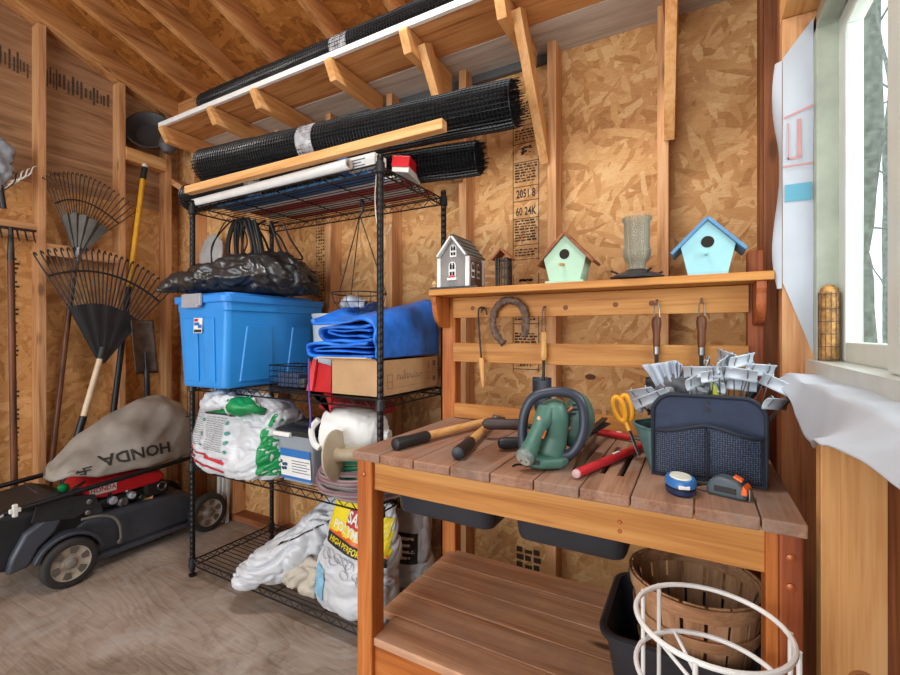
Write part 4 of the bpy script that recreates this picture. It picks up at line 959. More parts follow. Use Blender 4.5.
# ------------------------------------------------------------------ garden tools on the left wall
def arcrake(name, label, hub, tipL, tipR, mid, n, mats, plate, tine_r, bar_t, hook, handle):
    """fan rake standing head up: hub, first tip, last tip, top middle are world points"""
    hub, tipL, tipR, mid = map(V, (hub, tipL, tipR, mid)); t = thing(name, label, 'rake', handle[-1][0])
    nrm = (tipL-hub).cross(tipR-hub).normalized()
    if nrm.x < 0: nrm = -nrm
    def tip(s):  # quadratic through the three
        a = (1-s)*(1-2*s); b = 4*s*(1-s); c = s*(2*s-1); return tipL*a+mid*b+tipR*c
    for k in range(n):
        s = k/(n-1); e = tip(s); d = (e-hub).normalized(); p = hub.lerp(e, plate)
        MB().tube(smoothpath([p, hub.lerp(e, .90), hub.lerp(e, .985)+nrm*.004, e+nrm*.020, e-d*.018+nrm*hook], 4), tine_r, 6).build('tine', mats[0], t, smooth=True)
    mb = MB(); m = 14
    for sgn in (1,):
        fr = [hub.lerp(tip(i/m), plate*1.02)+nrm*.004 for i in range(m+1)]; bk = [hub.lerp(tip(i/m), plate*1.02)-nrm*.003 for i in range(m+1)]
        w = (tipR-tipL).normalized()*.016; lo = hub-(mid-hub).normalized()*.02
        mb.loft([[f, b] for f, b in zip(fr, bk)], cap=False)
        A = [lo-w+nrm*.004, lo+w+nrm*.004]; B = [lo-w-nrm*.003, lo+w-nrm*.003]
        for i in range(m):
            q0, q1 = i/m, (i+1)/m
            mb.poly([A[0].lerp(A[1], q0), A[0].lerp(A[1], q1), fr[i+1]+nrm*.006*math.sin(i*2.1), fr[i]+nrm*.006*math.sin((i-1)*2.1)]); mb.poly([B[0].lerp(B[1], q0), B[0].lerp(B[1], q1), bk[i+1], bk[i]])
        mb.poly([A[0], B[0], bk[0], fr[0]]); mb.poly([A[1], B[1], bk[-1], fr[-1]]); mb.poly([A[0], A[1], B[1], B[0]])
    mb.build('fan_plate', mats[1], t, smooth=30)
    MB().tube([hub.lerp(tip(i/20), bar_t)+nrm*.005 for i in range(21)], tine_r*1.7, 6).build('cross_bar', mats[0], t, smooth=True)
    for pts, r, m, nm in handle[:-1]: MB().tube(pts, r, 14).build(nm, m, t, smooth=True)
    return t
BLK = flat('rake_black', (34, 36, 40), .5, 0, .15, 10)
arcrake('leaf_rake', 'wide black plastic leaf rake standing head up with pale handle', (-3.14, 1.33, 1.045), (-3.20, 1.03, 1.645), (-3.20, 1.775, 1.51), (-3.20, 1.395, 1.70), 25, (BLK, BLK), .50, .0042, .80, .03,
        [([(-3.137, 1.335, 1.12), (-3.132, 1.32, 1.05)], .020, BLK, 'socket'), ([(-3.132, 1.325, 1.08), (-3.143, 1.24, .72)], .0155, flat('pale_handle', (222, 200, 168), .5), 'handle'), ([(-3.143, 1.24, .72), (-3.155, 1.145, .32), (-3.163, 1.075, .02)], .0185, BLACKP, 'grip'), ((-3.163, 1.075, 0),)])
arcrake('metal_rake', 'thin metal tined fan rake with brown handle behind the black leaf rake', (-3.27, 1.262, 1.70), (-3.31, 1.105, 2.10), (-3.30, 1.60, 2.03), (-3.30, 1.32, 2.17), 22, (DARKSTEEL, flat('rake_plate', (96, 96, 92), .45, .7, .2)), .48, .0026, .66, .035,
        [([(-3.265, 1.265, 1.72), (-3.262, 1.25, 1.62)], .016, STEEL, 'socket'), ([(-3.262, 1.25, 1.66), (-3.25, 1.20, 1.22), (-3.225, 1.08, .005)], .0135, W_DARKHANDLE('z'), 'handle'), ((-3.225, 1.08, 0),)])
yt = thing('yellow_handled_hoe', 'yellow handled tool with black end grip standing head down in the corner', 'hoe', (-3.22, 1.35, 0))
MB().tube([(-3.29, 1.645, 2.335), (-3.285, 1.63, 2.25)], .018, 14).build('grip', BLACKP, yt, smooth=True)
MB().sphere((-3.291, 1.647, 2.345), .019).build('end_cap', OFFWHITE, yt, smooth=True)
MB().tube([(-3.285, 1.63, 2.25), (-3.265, 1.535, 1.50)], .0155, 14).build('handle', YELLOWH, yt, smooth=True)
MB().tube([(-3.265, 1.535, 1.51), (-3.225, 1.37, .16)], .017, 12).build('shaft', BLACKP, yt, smooth=True)
MB().obox((-3.222, 1.355, .085), (.012, .15, .17), Euler((0, math.radians(-15), 0)).to_matrix()).build('blade', DARKSTEEL, yt, bevel=.003)
sd = thing('spade', 'dark spade standing blade up beside the rack', 'spade', (-3.1, 1.60, 0))
mb = MB()
def spadepts(u, v):
    w = .068*(1-.10*(v > .9)*(v-.9)*4); y = 1.552+(u-.5)*2*w+.03*v*0; z = .945+.345*v
    return (-3.115+.02*(2*u-1)**2-.018*v-.02*abs(2*u-1)*0, y-.055*(v-.5)*.4, z)
mb.grid(spadepts, 13, 16)
mb.build('blade', flat('spade_blade', (92, 80, 72), .5, .6, .3, 20), sd, smooth=True, solid=.004)
MB().tube(smoothpath([(-3.105, 1.555, 1.08), (-3.103, 1.56, .96), (-3.10, 1.562, .90), (-3.125, 1.575, .70), (-3.172, 1.59, .18)]), [.007]*6+[.016]*6+[.0165]*13, 12).build('shaft', BLACKP, sd, smooth=True)
MB().tube([(-3.180, 1.545, .02), (-3.178, 1.55, .12), (-3.172, 1.59, .18), (-3.178, 1.63, .12), (-3.180, 1.635, .02), (-3.180, 1.59, .015)], .012, 8, closed=True).build('d_grip', BLACKP, sd, smooth=True)
br = thing('bow_rake', 'iron bow rake hung head up with worn brown shaft at the wall stud', 'rake', (-3.2, .955, 0))
mb = MB(); mb.tube([(-3.25, .80, 1.768), (-3.25, 1.06, 1.778)], .008, 8); mb.build('bar', DARKSTEEL, br)
for k in range(8):
    y = .81+.034*k; MB().tube(smoothpath([(-3.25, y, 1.77), (-3.235, y, 1.735), (-3.215, y, 1.705)], 3), [.0045]*5+[.003, .002], 6).build('tooth', DARKSTEEL, br, smooth=True)
MB().tube([(-3.24, .952, 1.775), (-3.24, .952, 1.60)], [.010, .017], 12).build('socket', DARKSTEEL, br, smooth=True)
MB().tube([(-3.24, .952, 1.62), (-3.17, .95, .005)], .0155, 12).build('shaft', W_DARKHANDLE('z'), br, smooth=True)
cw = thing('hand_cultivator', 'clawed hand cultivator with white tines hung at the edge of the wall', 'cultivator', (-3.28, .93, 2.1))
for k in range(4): MB().tube(smoothpath([(-3.27, .93+.01*k, 1.97+.02*k), (-3.24, .965+.02*k, 2.02+.02*k), (-3.25, .975+.024*k, 2.065+.022*k), (-3.275, .985+.028*k, 2.085+.022*k)], 4), .0032, 6).build('tine', WHITE if k else DARKSTEEL, cw, smooth=True)
MB().tube([(-3.28, .92, 2.0), (-3.28, .935, 1.88)], .014, 10).build('handle', BLACKP, cw, smooth=True)
mb = MB(); sack(mb, [(-3.29, .90, 2.24), (-3.28, .915, 2.19), (-3.28, .92, 2.10), (-3.29, .915, 1.98)], [.03, .04, .035, .02], [.03, .055, .045, .02], (1, 0, 0), 26, 8, 2.2, .02, 16)
solo(mb, 'grey_work_rag', CLOTHG, 'grey rag bunched on the wall above the clawed cultivator', 'rag', (-3.31, .92, 2.1), smooth=180)
bl = thing('black_basin', 'black round basin propped on the blocking in the high corner', 'basin', (-3.33, 1.64, 2.44))
ax = V((.72, -.62, .30)).normalized()
MB().lathe([(.05, -.075), (.10, -.06), (.135, .0), (.148, .012), (.14, .014), (.125, .0), (.09, -.05), (.01, -.06)], (-3.26, 1.66, 2.585), ax, 36).build('bowl', flat('basin_black', (48, 47, 46), .5), bl, smooth=True)
pt = thing('grey_vase', 'small dark grey flower pot beside the black basin', 'vase', (-3.25, 1.765, 2.44))
MB().lathe([(.03, .0), (.05, .03), (.052, .07), (.035, .115), (.03, .13), (.026, .13)], (-3.17, 1.73, 2.4405), (0, 0, 1), 28).build('pot', flat('vase_grey', (84, 82, 82), .5), pt, smooth=True)
MB().lathe([(.05, .03), (.056, .04), (.056, .05), (.05, .055)], (-3.17, 1.73, 2.4405), (0, 0, 1), 28, cap=False).build('band', flat('vase_grey', (84, 82, 82)), pt, smooth=True)

# ------------------------------------------------------------------ lawn mower
mw = thing('lawn_mower', 'grey walk-behind lawn mower with red engine cover at the wall', 'lawn mower', (-2.85, 1.25, 0))
def wheel(x, y, face):
    r = .113
    ty = MB().lathe([(.080, -.024), (.100, -.026), (.109, -.020), (.113, -.010), (.113, .010), (.109, .020), (.100, .026), (.080, .024), (.078, 0), (.080, -.024)], (x, y, r), (1, 0, 0), 44, cap=False).build('wheel', TYRE, mw, smooth=True)
    MB().lathe([(.001, .014*face), (.030, .016*face), (.032, .010*face), (.055, .012*face), (.078, .019*face), (.082, .022*face), (.082, -.018*face), (.01, -.018*face)], (x, y, r), (1, 0, 0), 44).build('rim', RIM, ty, smooth=35)
    for k in range(6):
        a = 2*PI*k/6+.3; c = V((x+.018*face, y+.058*math.cos(a), r+.058*math.sin(a))); M3 = Matrix.Rotation(a, 3, 'X')
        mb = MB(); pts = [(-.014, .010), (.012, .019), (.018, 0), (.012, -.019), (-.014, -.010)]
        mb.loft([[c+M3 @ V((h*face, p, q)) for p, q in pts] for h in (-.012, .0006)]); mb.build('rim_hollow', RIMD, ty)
    MB().lathe([(.024, .0), (.026, .012*face), (.018, .020*face), (.010, .022*face), (.001, .022*face)], (x+.006*face, y, r), (1, 0, 0), 24).build('hub', flat('hub_grey', (120, 114, 106), .5), ty, smooth=True)
for x, f in ((-2.612, 1), (-3.10, -1)):
    wheel(x, .975, f); wheel(x, 1.66, f)
mb = MB(); P = [(1.02, .062), (1.58, .066), (1.63, .10), (1.615, .215), (1.56, .262), (1.14, .272), (1.06, .285), (1.0, .25)]
mb.prism(P, 'x', -3.045, -2.668); mb.build('deck', MOWER, mw, bevel=.028, smooth=True, seg=4)
MB().prism([(1.03, .052), (1.60, .052), (1.63, .075), (1.03, .082)], 'x', -3.07, -2.642).build('deck_skirt', MOWER, mw, bevel=.008)
mb = MB(); mb.prism([(.70, .16), (.78, .135), (.86, .15), (.93, .19), (1.03, .20), (1.10, .27), (1.04, .345), (.93, .362), (.82, .395), (.70, .42)], 'x', -3.04, -2.672); mb.build('discharge_housing', MOWERD, mw, bevel=.03, smooth=True, seg=4)
mb = MB(); mb.prism([(.76, .14), (.835, .15), (.87, .22), (.93, .27), (.965, .345), (.90, .352), (.82, .30), (.775, .21)], 'x', -2.672, -2.628); mb.build('side_cheek', MOWER, mw, bevel=.012, smooth=True)
mb = MB(); prof = []
for k in range(13):
    a = math.radians(12+k*12.5); prof.append((.975+.142*math.cos(a), .113+.142*math.sin(a)))
inner = [(.975+.126*math.cos(math.radians(12+k*12.5)), .113+.126*math.sin(math.radians(12+k*12.5))) for k in range(13)][::-1]
mb.prism(prof+inner, 'x', -2.70, -2.60); mb.build('wheel_arch', MOWER, mw, bevel=.004, smooth=True)
mb = MB(); mb.prism([(1.05, .27), (1.15, .27), (1.135, .335), (1.075, .345)], 'x', -2.98, -2.685); mb.build('deck_tower', MOWER, mw, bevel=.012)
MB().tube(smoothpath([(-2.632, 1.03, .292), (-2.632, 1.10, .285), (-2.632, 1.165, .255), (-2.632, 1.195, .20), (-2.632, 1.20, .13)], 6), .0065, 10).build('adjuster_rod', flat('rod_grey', (132, 130, 124), .45, .4), mw, smooth=True)
MB().prism([(.84, .345), (1.0, .31), (1.10, .345), (1.085, .40), (.96, .425), (.86, .42)], 'x', -2.634, -2.626).build('handle_bracket', MOWERD, mw, bevel=.002)
for y, z in ((1.058, .372), (1.052, .320), (1.19, .122)): MB().lathe([(.012, 0), (.012, .006), (.006, .009)], (-2.627, y, z), (1, 0, 0), 12).build('bolt', STEEL, mw)
for k in range(3): MB().lathe([(.008, 0), (.008, .0012)], (-2.6262, .985+k*.006, .345+k*.02), (1, 0, 0), 12).build('slot', BLACKP, mw)
mb = MB(); mb.box(-2.97, -2.725, 1.14, 1.50, .27, .335); mb.build('engine_block', MOWERD, mw, bevel=.02)
mb = MB(); mb.prism([(1.09, .365), (1.15, .345), (1.42, .345), (1.47, .375), (1.43, .42), (1.30, .445), (1.14, .435), (1.09, .41)], 'x', -3.0, -2.70); mb.build('engine_cover', RED, mw, bevel=.016, smooth=True, seg=3)
sh = Sheet((-2.6985, 1.15, .395), (0, 1, 0), (0, 0, 1), lift=.0015); sh.rect(-.06, -.022, .06, .022); sh.build('cover_label', OFFWHITE, mw, label='white label with red lettering')
sh = Sheet((-2.6985, 1.15, .395), (0, 1, 0), (0, 0, 1), lift=.0022); sh.text('HONDA', 0, 0, .034, .9); sh.build('cover_lettering', INKRED, mw)
for y, z, r, m in ((1.20, .315, .024, ZINC), (1.245, .29, .028, STEEL), (1.29, .315, .022, ZINC), (1.34, .29, .020, DARKSTEEL), (1.18, .355, .018, BLACKP), (1.27, .345, .016, STEEL)):
    MB().lathe([(.001, -.03), (r, -.03), (r*.9, .014), (r*.5, .02), (r*.45, .03), (.001, .03)], (-2.72, y, z), (1, 0, .1), 14).build('carburettor', m, mw, smooth=40)
MB().box(-2.755, -2.70, 1.35, 1.47, .275, .355).build('air_filter', BLACKP, mw, bevel=.015)
MB().tube([(-2.698+.0*k, 1.44+.022*math.cos(2*PI*k/16), .325+.022*math.sin(2*PI*k/16)) for k in range(16)], .004, 6, closed=True).build('filter_ring', STEEL, mw, smooth=True)
MB().cyl((-2.74, 1.35, .27), (-2.72, 1.40, .275), .02).build('fuel_line', W_PALE('y'), mw, smooth=True)
MB().lathe([(.022, 0), (.024, .03), (.015, .04)], (-2.80, 1.02, .40), (0, 0, 1), 16).build('green_cap', GREEN, mw, smooth=True, label='green cap')
for x in (-2.605, -3.07):
    MB().tube([(x, .74, .425), (x, 1.10, .448), (x, 1.655, .478)], .0125, 12).build('handle_tube', BLACK, mw, smooth=True)
    MB().tube([(x-.0, .70, .405), (x, .77, .432)], .008, 8).build('handle_end', STEEL, mw, smooth=True)
MB().obox((-2.592, .775, .432), (.018, .018, .055)).obox((-2.592, .775, .432), (.014, .04, .02)).build('wing_nut', OFFWHITE, mw, bevel=.004)
MB().tube(smoothpath([(-2.70, .98, .36), (-2.68, 1.0, .43), (-2.72, 1.08, .45), (-2.76, 1.02, .40), (-2.80, .93, .42), (-2.9, .9, .47)]), .004, 6).build('throttle_cable', BLACKP, mw, smooth=True)
MB().tube([(-2.66, 1.60, .20), (-2.63, 1.66, .13)], .012, 8).build('axle_arm', DARKSTEEL, mw)
MB().tube([(-3.06, 1.66, .113), (-2.63, 1.66, .113)], .008, 8).build('axle', DARKSTEEL, mw)
MB().tube([(-3.06, .975, .113), (-2.63, .975, .113)], .008, 8).build('axle', DARKSTEEL, mw)
MB().prism([(.70, .405), (.96, .43), (1.03, .40), (.97, .385), (.72, .35)], 'x', -3.03, -2.70).build('trailing_flap', MOWERD, mw, bevel=.006)
# grass catcher resting on the folded handle
gc = thing('grass_catcher', 'grey fabric grass catcher bag lying on top of the mower', 'grass catcher', (-2.8, 1.3, .47))
mb = MB(); R = []
sec = [(.945, .545, .012, -2.76, .06), (.99, .575, .03, -2.77, .12), (1.10, .665, .0, -2.79, .165), (1.25, .755, -.005, -2.80, .18), (1.40, .815, -.01, -2.81, .18), (1.52, .825, -.01, -2.82, .175), (1.61, .78, .0, -2.82, .165), (1.67, .69, .02, -2.82, .14), (1.70, .62, .06, -2.82, .09)]
ss = []
for i in range(len(sec)-1):
    for k in range(7): q = k/7; ss.append([a+(b-a)*q for a, b in zip(sec[i], sec[i+1])])
ss.append(sec[-1])
for y, zt, zb, cx, hw in ss:
    b = .478+.018*(y-.9)+zb; ring = []
    q = max(0, min(1, (y-1.02)/.62)); zc = b+.018+(zt-b)*(.04+.66*q); xc = hw*(1.0-.34*q)
    fold = .022*math.sin(y*26)*(1-q*.4)
    prof = [(-hw, b), (-hw*.4, b-.004), (hw*.5, b-.004), (hw+.012, b+.004), (hw+.016, b+.014), (hw*(1-.08*q)+.014, b+.014+(zc-b)*.5), (xc+.012, zc), (xc*.55, zc+(zt-zc)*.52+fold), (hw*.02, zt-.020-fold*.6), (-hw*.40, zt), (-hw*.75, zt-.05), (-hw*.98, b+(zt-b)*.45)]
    m = len(prof)
    for k in range(m):
        p, r = prof[k], prof[(k+1) % m]
        for e in range(5): f = e/5; ring.append(V((cx+p[0]+(r[0]-p[0])*f, y, p[1]+(r[1]-p[1])*f)))
    R.append(ring)
mb.loft(R); mb.jitter(.006, 8); mb.bm.normal_update()
for v in mb.bm.verts: w_ = V((v.co.x*5, (v.co.y-v.co.z*.8)*9, v.co.z*3)); v.co -= v.normal*.008*max(0, 1-3*abs(noise.noise(w_)))**1.5
bv = mb.bvh(); mb.build('bag', CATCHER, gc, smooth=180)
sh = Sheet((-2.60, 1.335, .568), (0, -1, .0), V((.25, 0, -1)), bv, .006); sh.text('HONDA', .055, .0, .082, 1.08); sh.build('lettering', INK, gc)
sh = Sheet((-2.60, 1.035, .535), (0, -1, -.05), V((.35, 0, -1)), bv, .004)
for a in ((-.04, -.018, .0, -.012), (-.03, -.005, .03, .002), (-.01, .008, .04, .014), (-.01, -.018, -.003, .02), (.015, -.012, .022, .018)): sh.rect(*a)
sh.build('wing_emblem', INK, gc)

# ------------------------------------------------------------------ potting bench
bn = thing('potting_bench', 'cedar potting bench with slotted plank top, lower shelf and upper tool rails', 'workbench', (-.35, 1.3, 0))
TZ = .865
def leg(x0, x1, y0, y1, z1, bolts=()):
    o = MB().box(x0, x1, y0, y1, 0, z1).build('leg', W_REDCEDAR('z') if x0 > 0 else W_CEDAR('z'), bn, bevel=.004)
    for bx_, z in bolts: MB().lathe([(.0075, 0), (.0070, .003), (.003, .005)], (bx_, y0, z), (0, -1, 0), 14).build('bolt_head', COPPER, o, smooth=True)
    return o
leg(-.866, -.812, 1.003, 1.062, .84, ((-.84, .795),))
rl_ = leg(.132, .168, 1.003, 1.062, .84, ((.149, .795), (.149, .742)))
MB().box(.112, .1315, 1.004, 1.075, 0, .84).build('side_board', W_CEDAR('z'), rl_, bevel=.002)
leg(-.908, -.848, 1.572, 1.625, 1.345); leg(.131, .172, 1.572, 1.625, 1.445)
for x0, x1, y0, y1, a in ((-.812, .112, 1.015, 1.037, 'x'), (-.848, .133, 1.57, 1.592, 'x')):
    o = MB().box(x0, x1, y0, y1, .752, .84).build('apron', W_RAIL(a), bn, bevel=.002)
    if y0 < 1.2:
        for z in (.775, .795): MB().lathe([(.005, 0), (.004, .002)], (-.145, y0, z), (0, -1, 0), 10).build('bolt_head', COPPER, o)
for x0, x1 in ((-.874, -.852), (.154, .176)): MB().box(x0, x1, 1.062, 1.572, .752, .84).build('side_apron', W_CEDAR('y'), bn, bevel=.002)
edges = [-.868, -.768, -.657, -.546, -.436, -.327, -.224, -.120, -.004, .103, .172]
slots = {4: (-.402, -.362), 5: (-.300, -.262), 6: (-.200, -.158)}
for k in range(10):
    x0, x1 = edges[k]+.0012, edges[k+1]-.0012
    if k in slots:
        xs_ = [x0]+[v for s in slots[k] for v in (s-.0065, s+.0065)]+[x1]; ys_ = [.983, 1.115, 1.405, 1.588]
        mb = MB(); G = [[mb.bm.verts.new((x, y, TZ)) for y in ys_] for x in xs_]
        for i in range(len(xs_)-1):
            for j in range(3):
                if i % 2 == 1 and j == 1: continue
                mb.bm.faces.new((G[i][j], G[i+1][j], G[i+1][j+1], G[i][j+1]))
        ex = bmesh.ops.extrude_face_region(mb.bm, geom=list(mb.bm.faces)); bmesh.ops.translate(mb.bm, verts=[g for g in ex['geom'] if isinstance(g, bmesh.types.BMVert)], vec=(0, 0, -.025))
    else: mb = MB().box(x0, x1, .983, 1.588, TZ-.025, TZ)
    mb.build('top_board', W_TOP('y'), bn, bevel=.003)
for k in range(5):
    y0 = 1.012+.116*k; MB().box(-.876 if k else -.82, .170 if k else .115, y0+.001, y0+.115, .303, .326).build('shelf_board', W_SHELF('x'), bn, bevel=.003)
for y0, y1 in ((1.018, 1.040), (1.55, 1.57)): MB().box(-.822, .133, y0, y1, .215, .303).build('shelf_apron', W_CEDAR('x'), bn, bevel=.002)
MB().box(-.847, .133, 1.552, 1.572, 1.263, 1.343).build('tool_rail', W_RAIL('x'), bn, bevel=.002)
MB().box(-.847, .133, 1.552, 1.572, 1.091, 1.166).build('tool_rail', W_RAIL('x'), bn, bevel=.002)
MB().box(-.847, .133, 1.562, 1.582, .867, .924).build('tool_rail', W_RAIL('x'), bn, bevel=.002)
MB().box(-.897, .181, 1.448, 1.612, 1.345, 1.369).build('upper_shelf', W_RAIL('x'), bn, bevel=.003)
for x0, x1 in ((-.893, -.872), (.142, .166)):
    arc = [(1.571-.105*math.sin(math.radians(9*k)), 1.345-.10+.10*(1-math.cos(math.radians(9*k)))) for k in range(11)]
    mb = MB(); mb.prism([(1.571, 1.345), (1.571, 1.225)]+[(1.571-.028-(y-1.571)*-1*.0-(.077*math.sin(math.radians(9*k))), 1.225+.085*(1-math.cos(math.radians(9*k)))+.0) for k, (y, z) in enumerate(arc)]+[(1.46, 1.325), (1.46, 1.345)], 'x', x0, x1)
    mb.build('corbel', W_REDCEDAR('z') if x0 > 0 else W_CEDAR('z'), bn, bevel=.003)
for x, z in ((-.40, 1.292), (-.235, 1.297), (-.125, 1.298), (-.76, 1.30)):
    MB().lathe([(.009, 0), (.008, .0006)], (x, 1.552, z), (0, -1, 0), 14).build('knot', flat('knot_brown', (124, 66, 34), .6), bn)
# hanging tubs under the top
def tub(name, label, x0, x1, y0, y1, z0, z1, tap):
    t = thing(name, label, 'tub', ((x0+x1)/2, (y0+y1)/2, z0))
    mb = MB(); o = [rrect(x0+tap, x1-tap, y0+tap, y1-tap, .03, z0), rrect(x0+tap*.7, x1-tap*.7, y0+tap*.7, y1-tap*.7, .035, z0+.012), rrect(x0, x1, y0, y1, .04, z1)]
    i = [rrect(x0+.004, x1-.004, y0+.004, y1-.004, .037, z1), rrect(x0+tap+.004, x1-tap-.004, y0+tap+.004, y1-tap-.004, .028, z0+.008)]
    mb.loft(o+i); mb.build('basin', TUB, t, smooth=True)
    e = .012; MB().loft([rrect(x0-g, x1+g, y0-g, y1+g, .042+g, z) for g, z in ((0, z1-.012), (e, z1-.010), (e*1.1, z1+.002), (e*.6, z1+.006), (-.004, z1+.004), (-.004, z1-.006))], cap=False).build('rim', TUB, t, smooth=True)
    return t
tub('hanging_tub', 'black plastic tub slung under the bench top, the one next to the rack', -.80, -.465, 1.075, 1.50, .672, .822, .018)
tub('hanging_tub', 'black plastic tub slung under the middle of the bench top', -.425, -.130, 1.075, 1.50, .672, .822, .018)
for k, y in enumerate((1.068, 1.53)): pass
# floor-level tub, basket, wire stand
tub('black_bin', 'black plastic bin on the low bench shelf holding the bushel basket', -.200, .120, 1.118, 1.43, .327, .478, .030)
bs = thing('bushel_basket', 'round wooden slatted bushel basket standing in the black bin', 'basket', (-.005, 1.275, .337))
C0 = V((-.005, 1.275, 0))
def rad(z): return .112+(.148-.112)*((z-.337)/.27)
n = 18
mb = MB()
for k in range(n):
    a0, a1 = 2*PI*(k+.06)/n, 2*PI*(k+.90)/n; P = []
    for j in range(8):
        z = .337+.262*j/7; r = rad(z)
        P.append([C0+V(((r+o)*math.cos(a), (r+o)*math.sin(a), z)) for o, a in ((0, a0), (0, (a0+a1)/2), (0, a1), (-.0035, a1), (-.0035, (a0+a1)/2), (-.0035, a0))])
    mb.loft(P)
mb.lathe([(.001, .337), (.110, .337), (.110, .343), (.001, .343)], C0, seg=36)
mb.build('slatted_side', W_BASKET('z'), bs)
for z, h, o in ((.578, .034, .003), (.578, .030, -.007), (.505, .026, .003), (.42, .026, .003)):
    MB().lathe([(rad(z-h/2)+o, z-h/2), (rad(z-h/2)+o+.004, z-h/2), (rad(z+h/2)+o+.004, z+h/2), (rad(z+h/2)+o, z+h/2), (rad(z-h/2)+o, z-h/2)], C0, seg=56, cap=False).build('hoop', W_BASKET('x'), bs, smooth=60)
for sg in (-1, 1):
    c = C0+V((sg*.150, .0, .59)); MB().tube(smoothpath([c+V((-sg*.002, -.04, -.02)), c+V((-sg*.004, -.035, .005)), c+V((-sg*.03, 0, -.045)), c+V((-sg*.004, .035, .005)), c+V((-sg*.002, .04, -.02))], 5), .002, 6).build('handle', DARKSTEEL, bs, smooth=True)
ws = thing('white_wire_stand', 'white coated wire plant stand with round hoops on the floor', 'plant stand', (.020, .892, 0))
W0 = V((.020, .892, 0))
for z, r in ((.70, .118), (.607, .118), (.05, .112)):
    MB().tube([W0+V((r*math.cos(2*PI*k/48), r*math.sin(2*PI*k/48), z)) for k in range(48)], .0045, 8, closed=True).build('hoop', WHITE, ws, smooth=True)
for a in (2.72, 2.35, .28, -.12, -1.35, -1.75):
    p = W0+V((.122*math.cos(a), .122*math.sin(a), 0)); MB().tube([p, p+V((0, 0, .701))], .0040, 8).build('upright', WHITE, ws, smooth=True)
for a, b in ((2.5, -.5), (2.1, -.95)):
    p, q = (W0+V((.116*math.cos(t), .116*math.sin(t), z)) for t, z in ((a, .607), (b, .50))); MB().tube([p, q], .0036, 8).build('brace', WHITE, ws, smooth=True)

# --- on the upper shelf
SZT = 1.369
gh_ = thing('grey_birdhouse', 'grey and white toy house birdhouse with shingled roof and flower box', 'birdhouse', (-.79, 1.505, SZT))
hx0, hx1, hy0, hy1 = -.856, -.736, 1.462, 1.592; zb, ze, zp = SZT+.008, 1.482, 1.556; xm = (hx0+hx1)/2
MB().box(-.893, -.690, 1.451, 1.606, SZT, SZT+.008).build('base', BLACKP, gh_, bevel=.001)
MB().prism([(hx0, zb), (hx1, zb), (hx1, ze), (xm, zp), (hx0, ze)], 'y', hy0, hy1).build('walls', GREYSIDE, gh_)
MB().box(hx1-.001, hx1+.001, hy0+.012, hy1-.008, zb+.004, ze-.004).build('side_siding', BROWNSIDE, gh_)
for x, y in ((hx0, hy0), (hx1, hy0), (hx1, hy1), (hx0, hy1)): MB().box(x-.007, x+.007, y-.006, y+.006, zb, ze+.004).build('corner_trim', WHITE, gh_)
sl = math.atan2(zp-ze, xm-hx0)
for sg in (-1, 1):
    L = .092; d = V((sg*math.cos(sl), 0, -math.sin(sl))); nrm = V((sg*math.sin(sl), 0, math.cos(sl)))
    top = V((xm, 0, zp+.004))
    mb = MB(); mb.loft([[V((top+d*a+nrm*h).to_tuple())+V((0, y, 0)) for a, h in ((0, 0), (L, 0), (L, .006), (0, .006))] for y in (hy0-.022, hy1+.012)]); rf = mb.build('roof', WHITE, gh_)
    for k in range(4):
        a0 = k*L/4; mb = MB(); mb.loft([[top+d*a+nrm*h+V((0, y, 0)) for a, h in ((a0, .006), (a0+L/4+.003, .006), (a0+L/4+.003, .0115), (a0, .008))] for y in (hy0-.017, hy1+.011)]); mb.build('shingle_course', SHINGLE, rf)
MB().box(xm-.006, xm+.006, hy0-.018, hy1+.012, zp+.008, zp+.015).build('ridge_cap', SHINGLE, gh_)
def arched(o, r, u, w, h, m, nm, panes):
    sh = Sheet(o, r, u, lift=.002); sh.poly([(-w, 0), (w, 0)]+[(w*math.cos(PI*k/10), h-w+w*math.sin(PI*k/10)) for k in range(11)][:]+[]); fr = sh.build(nm, WHITE, gh_)
    sh = Sheet(o, r, u, lift=.003); pw = w*.30
    for i in (-1, 1):
        for j in range(panes): sh.rect(i*w*.38-pw, .006+j*(h-w)*.48/max(1, panes-1)*1.15, i*w*.38+pw, .006+j*(h-w)*.48/max(1, panes-1)*1.15+(h-w)*.36)
        sh.poly([(i*w*.2, h-w*.85), (i*w*.72, h-w*.85), (i*w*.5, h-w*.42), (i*w*.2, h-w*.25)])
    sh.build('window_light', HOLE, fr)
arched((xm-.004, hy0, zb+.034), (1, 0, 0), (0, 0, 1), .015, .060, 0, 'arched_window', 2)
arched((xm, hy0, ze+.006), (1, 0, 0), (0, 0, 1), .014, .046, 0, 'arched_window', 2)
for y in (1.500, 1.546): arched((hx1+.001, y, zb+.034), (0, 1, 0), (0, 0, 1), .0135, .058, 0, 'arched_window', 2)
MB().box(xm-.022, xm+.016, hy0-.010, hy0, zb+.024, zb+.033).build('flower_box', WHITE, gh_)
mb = MB(); rnd = random.Random(4)
mb.sphere((xm-.004, hy0-.007, zb+.037), .008, (1.7, .7, .7)); mb.jitter(.004, 160); mb.build('flowers', flat('toy_flowers', (206, 88, 90), .7), gh_)
mb = MB(); mb.sphere((-.878, 1.46, SZT+.020), .011, (.9, .7, 1)); mb.jitter(.005, 120); mb.build('dried_sprig', flat('dried_sprig', (196, 164, 110), .8), gh_)
ln = thing('small_cage_feeder', 'tiny dark wire cage feeder with pitched roof beside the grey toy house', 'bird feeder', (-.612, 1.51, SZT))
mb = MB()
for i in range(5):
    for j in range(5):
        if i in (0, 4) or j in (0, 4): mb.box(-.636+.011*i-.0018, -.636+.011*i+.0018, 1.488+.011*j-.0018, 1.488+.011*j+.0018, SZT, SZT+.105)
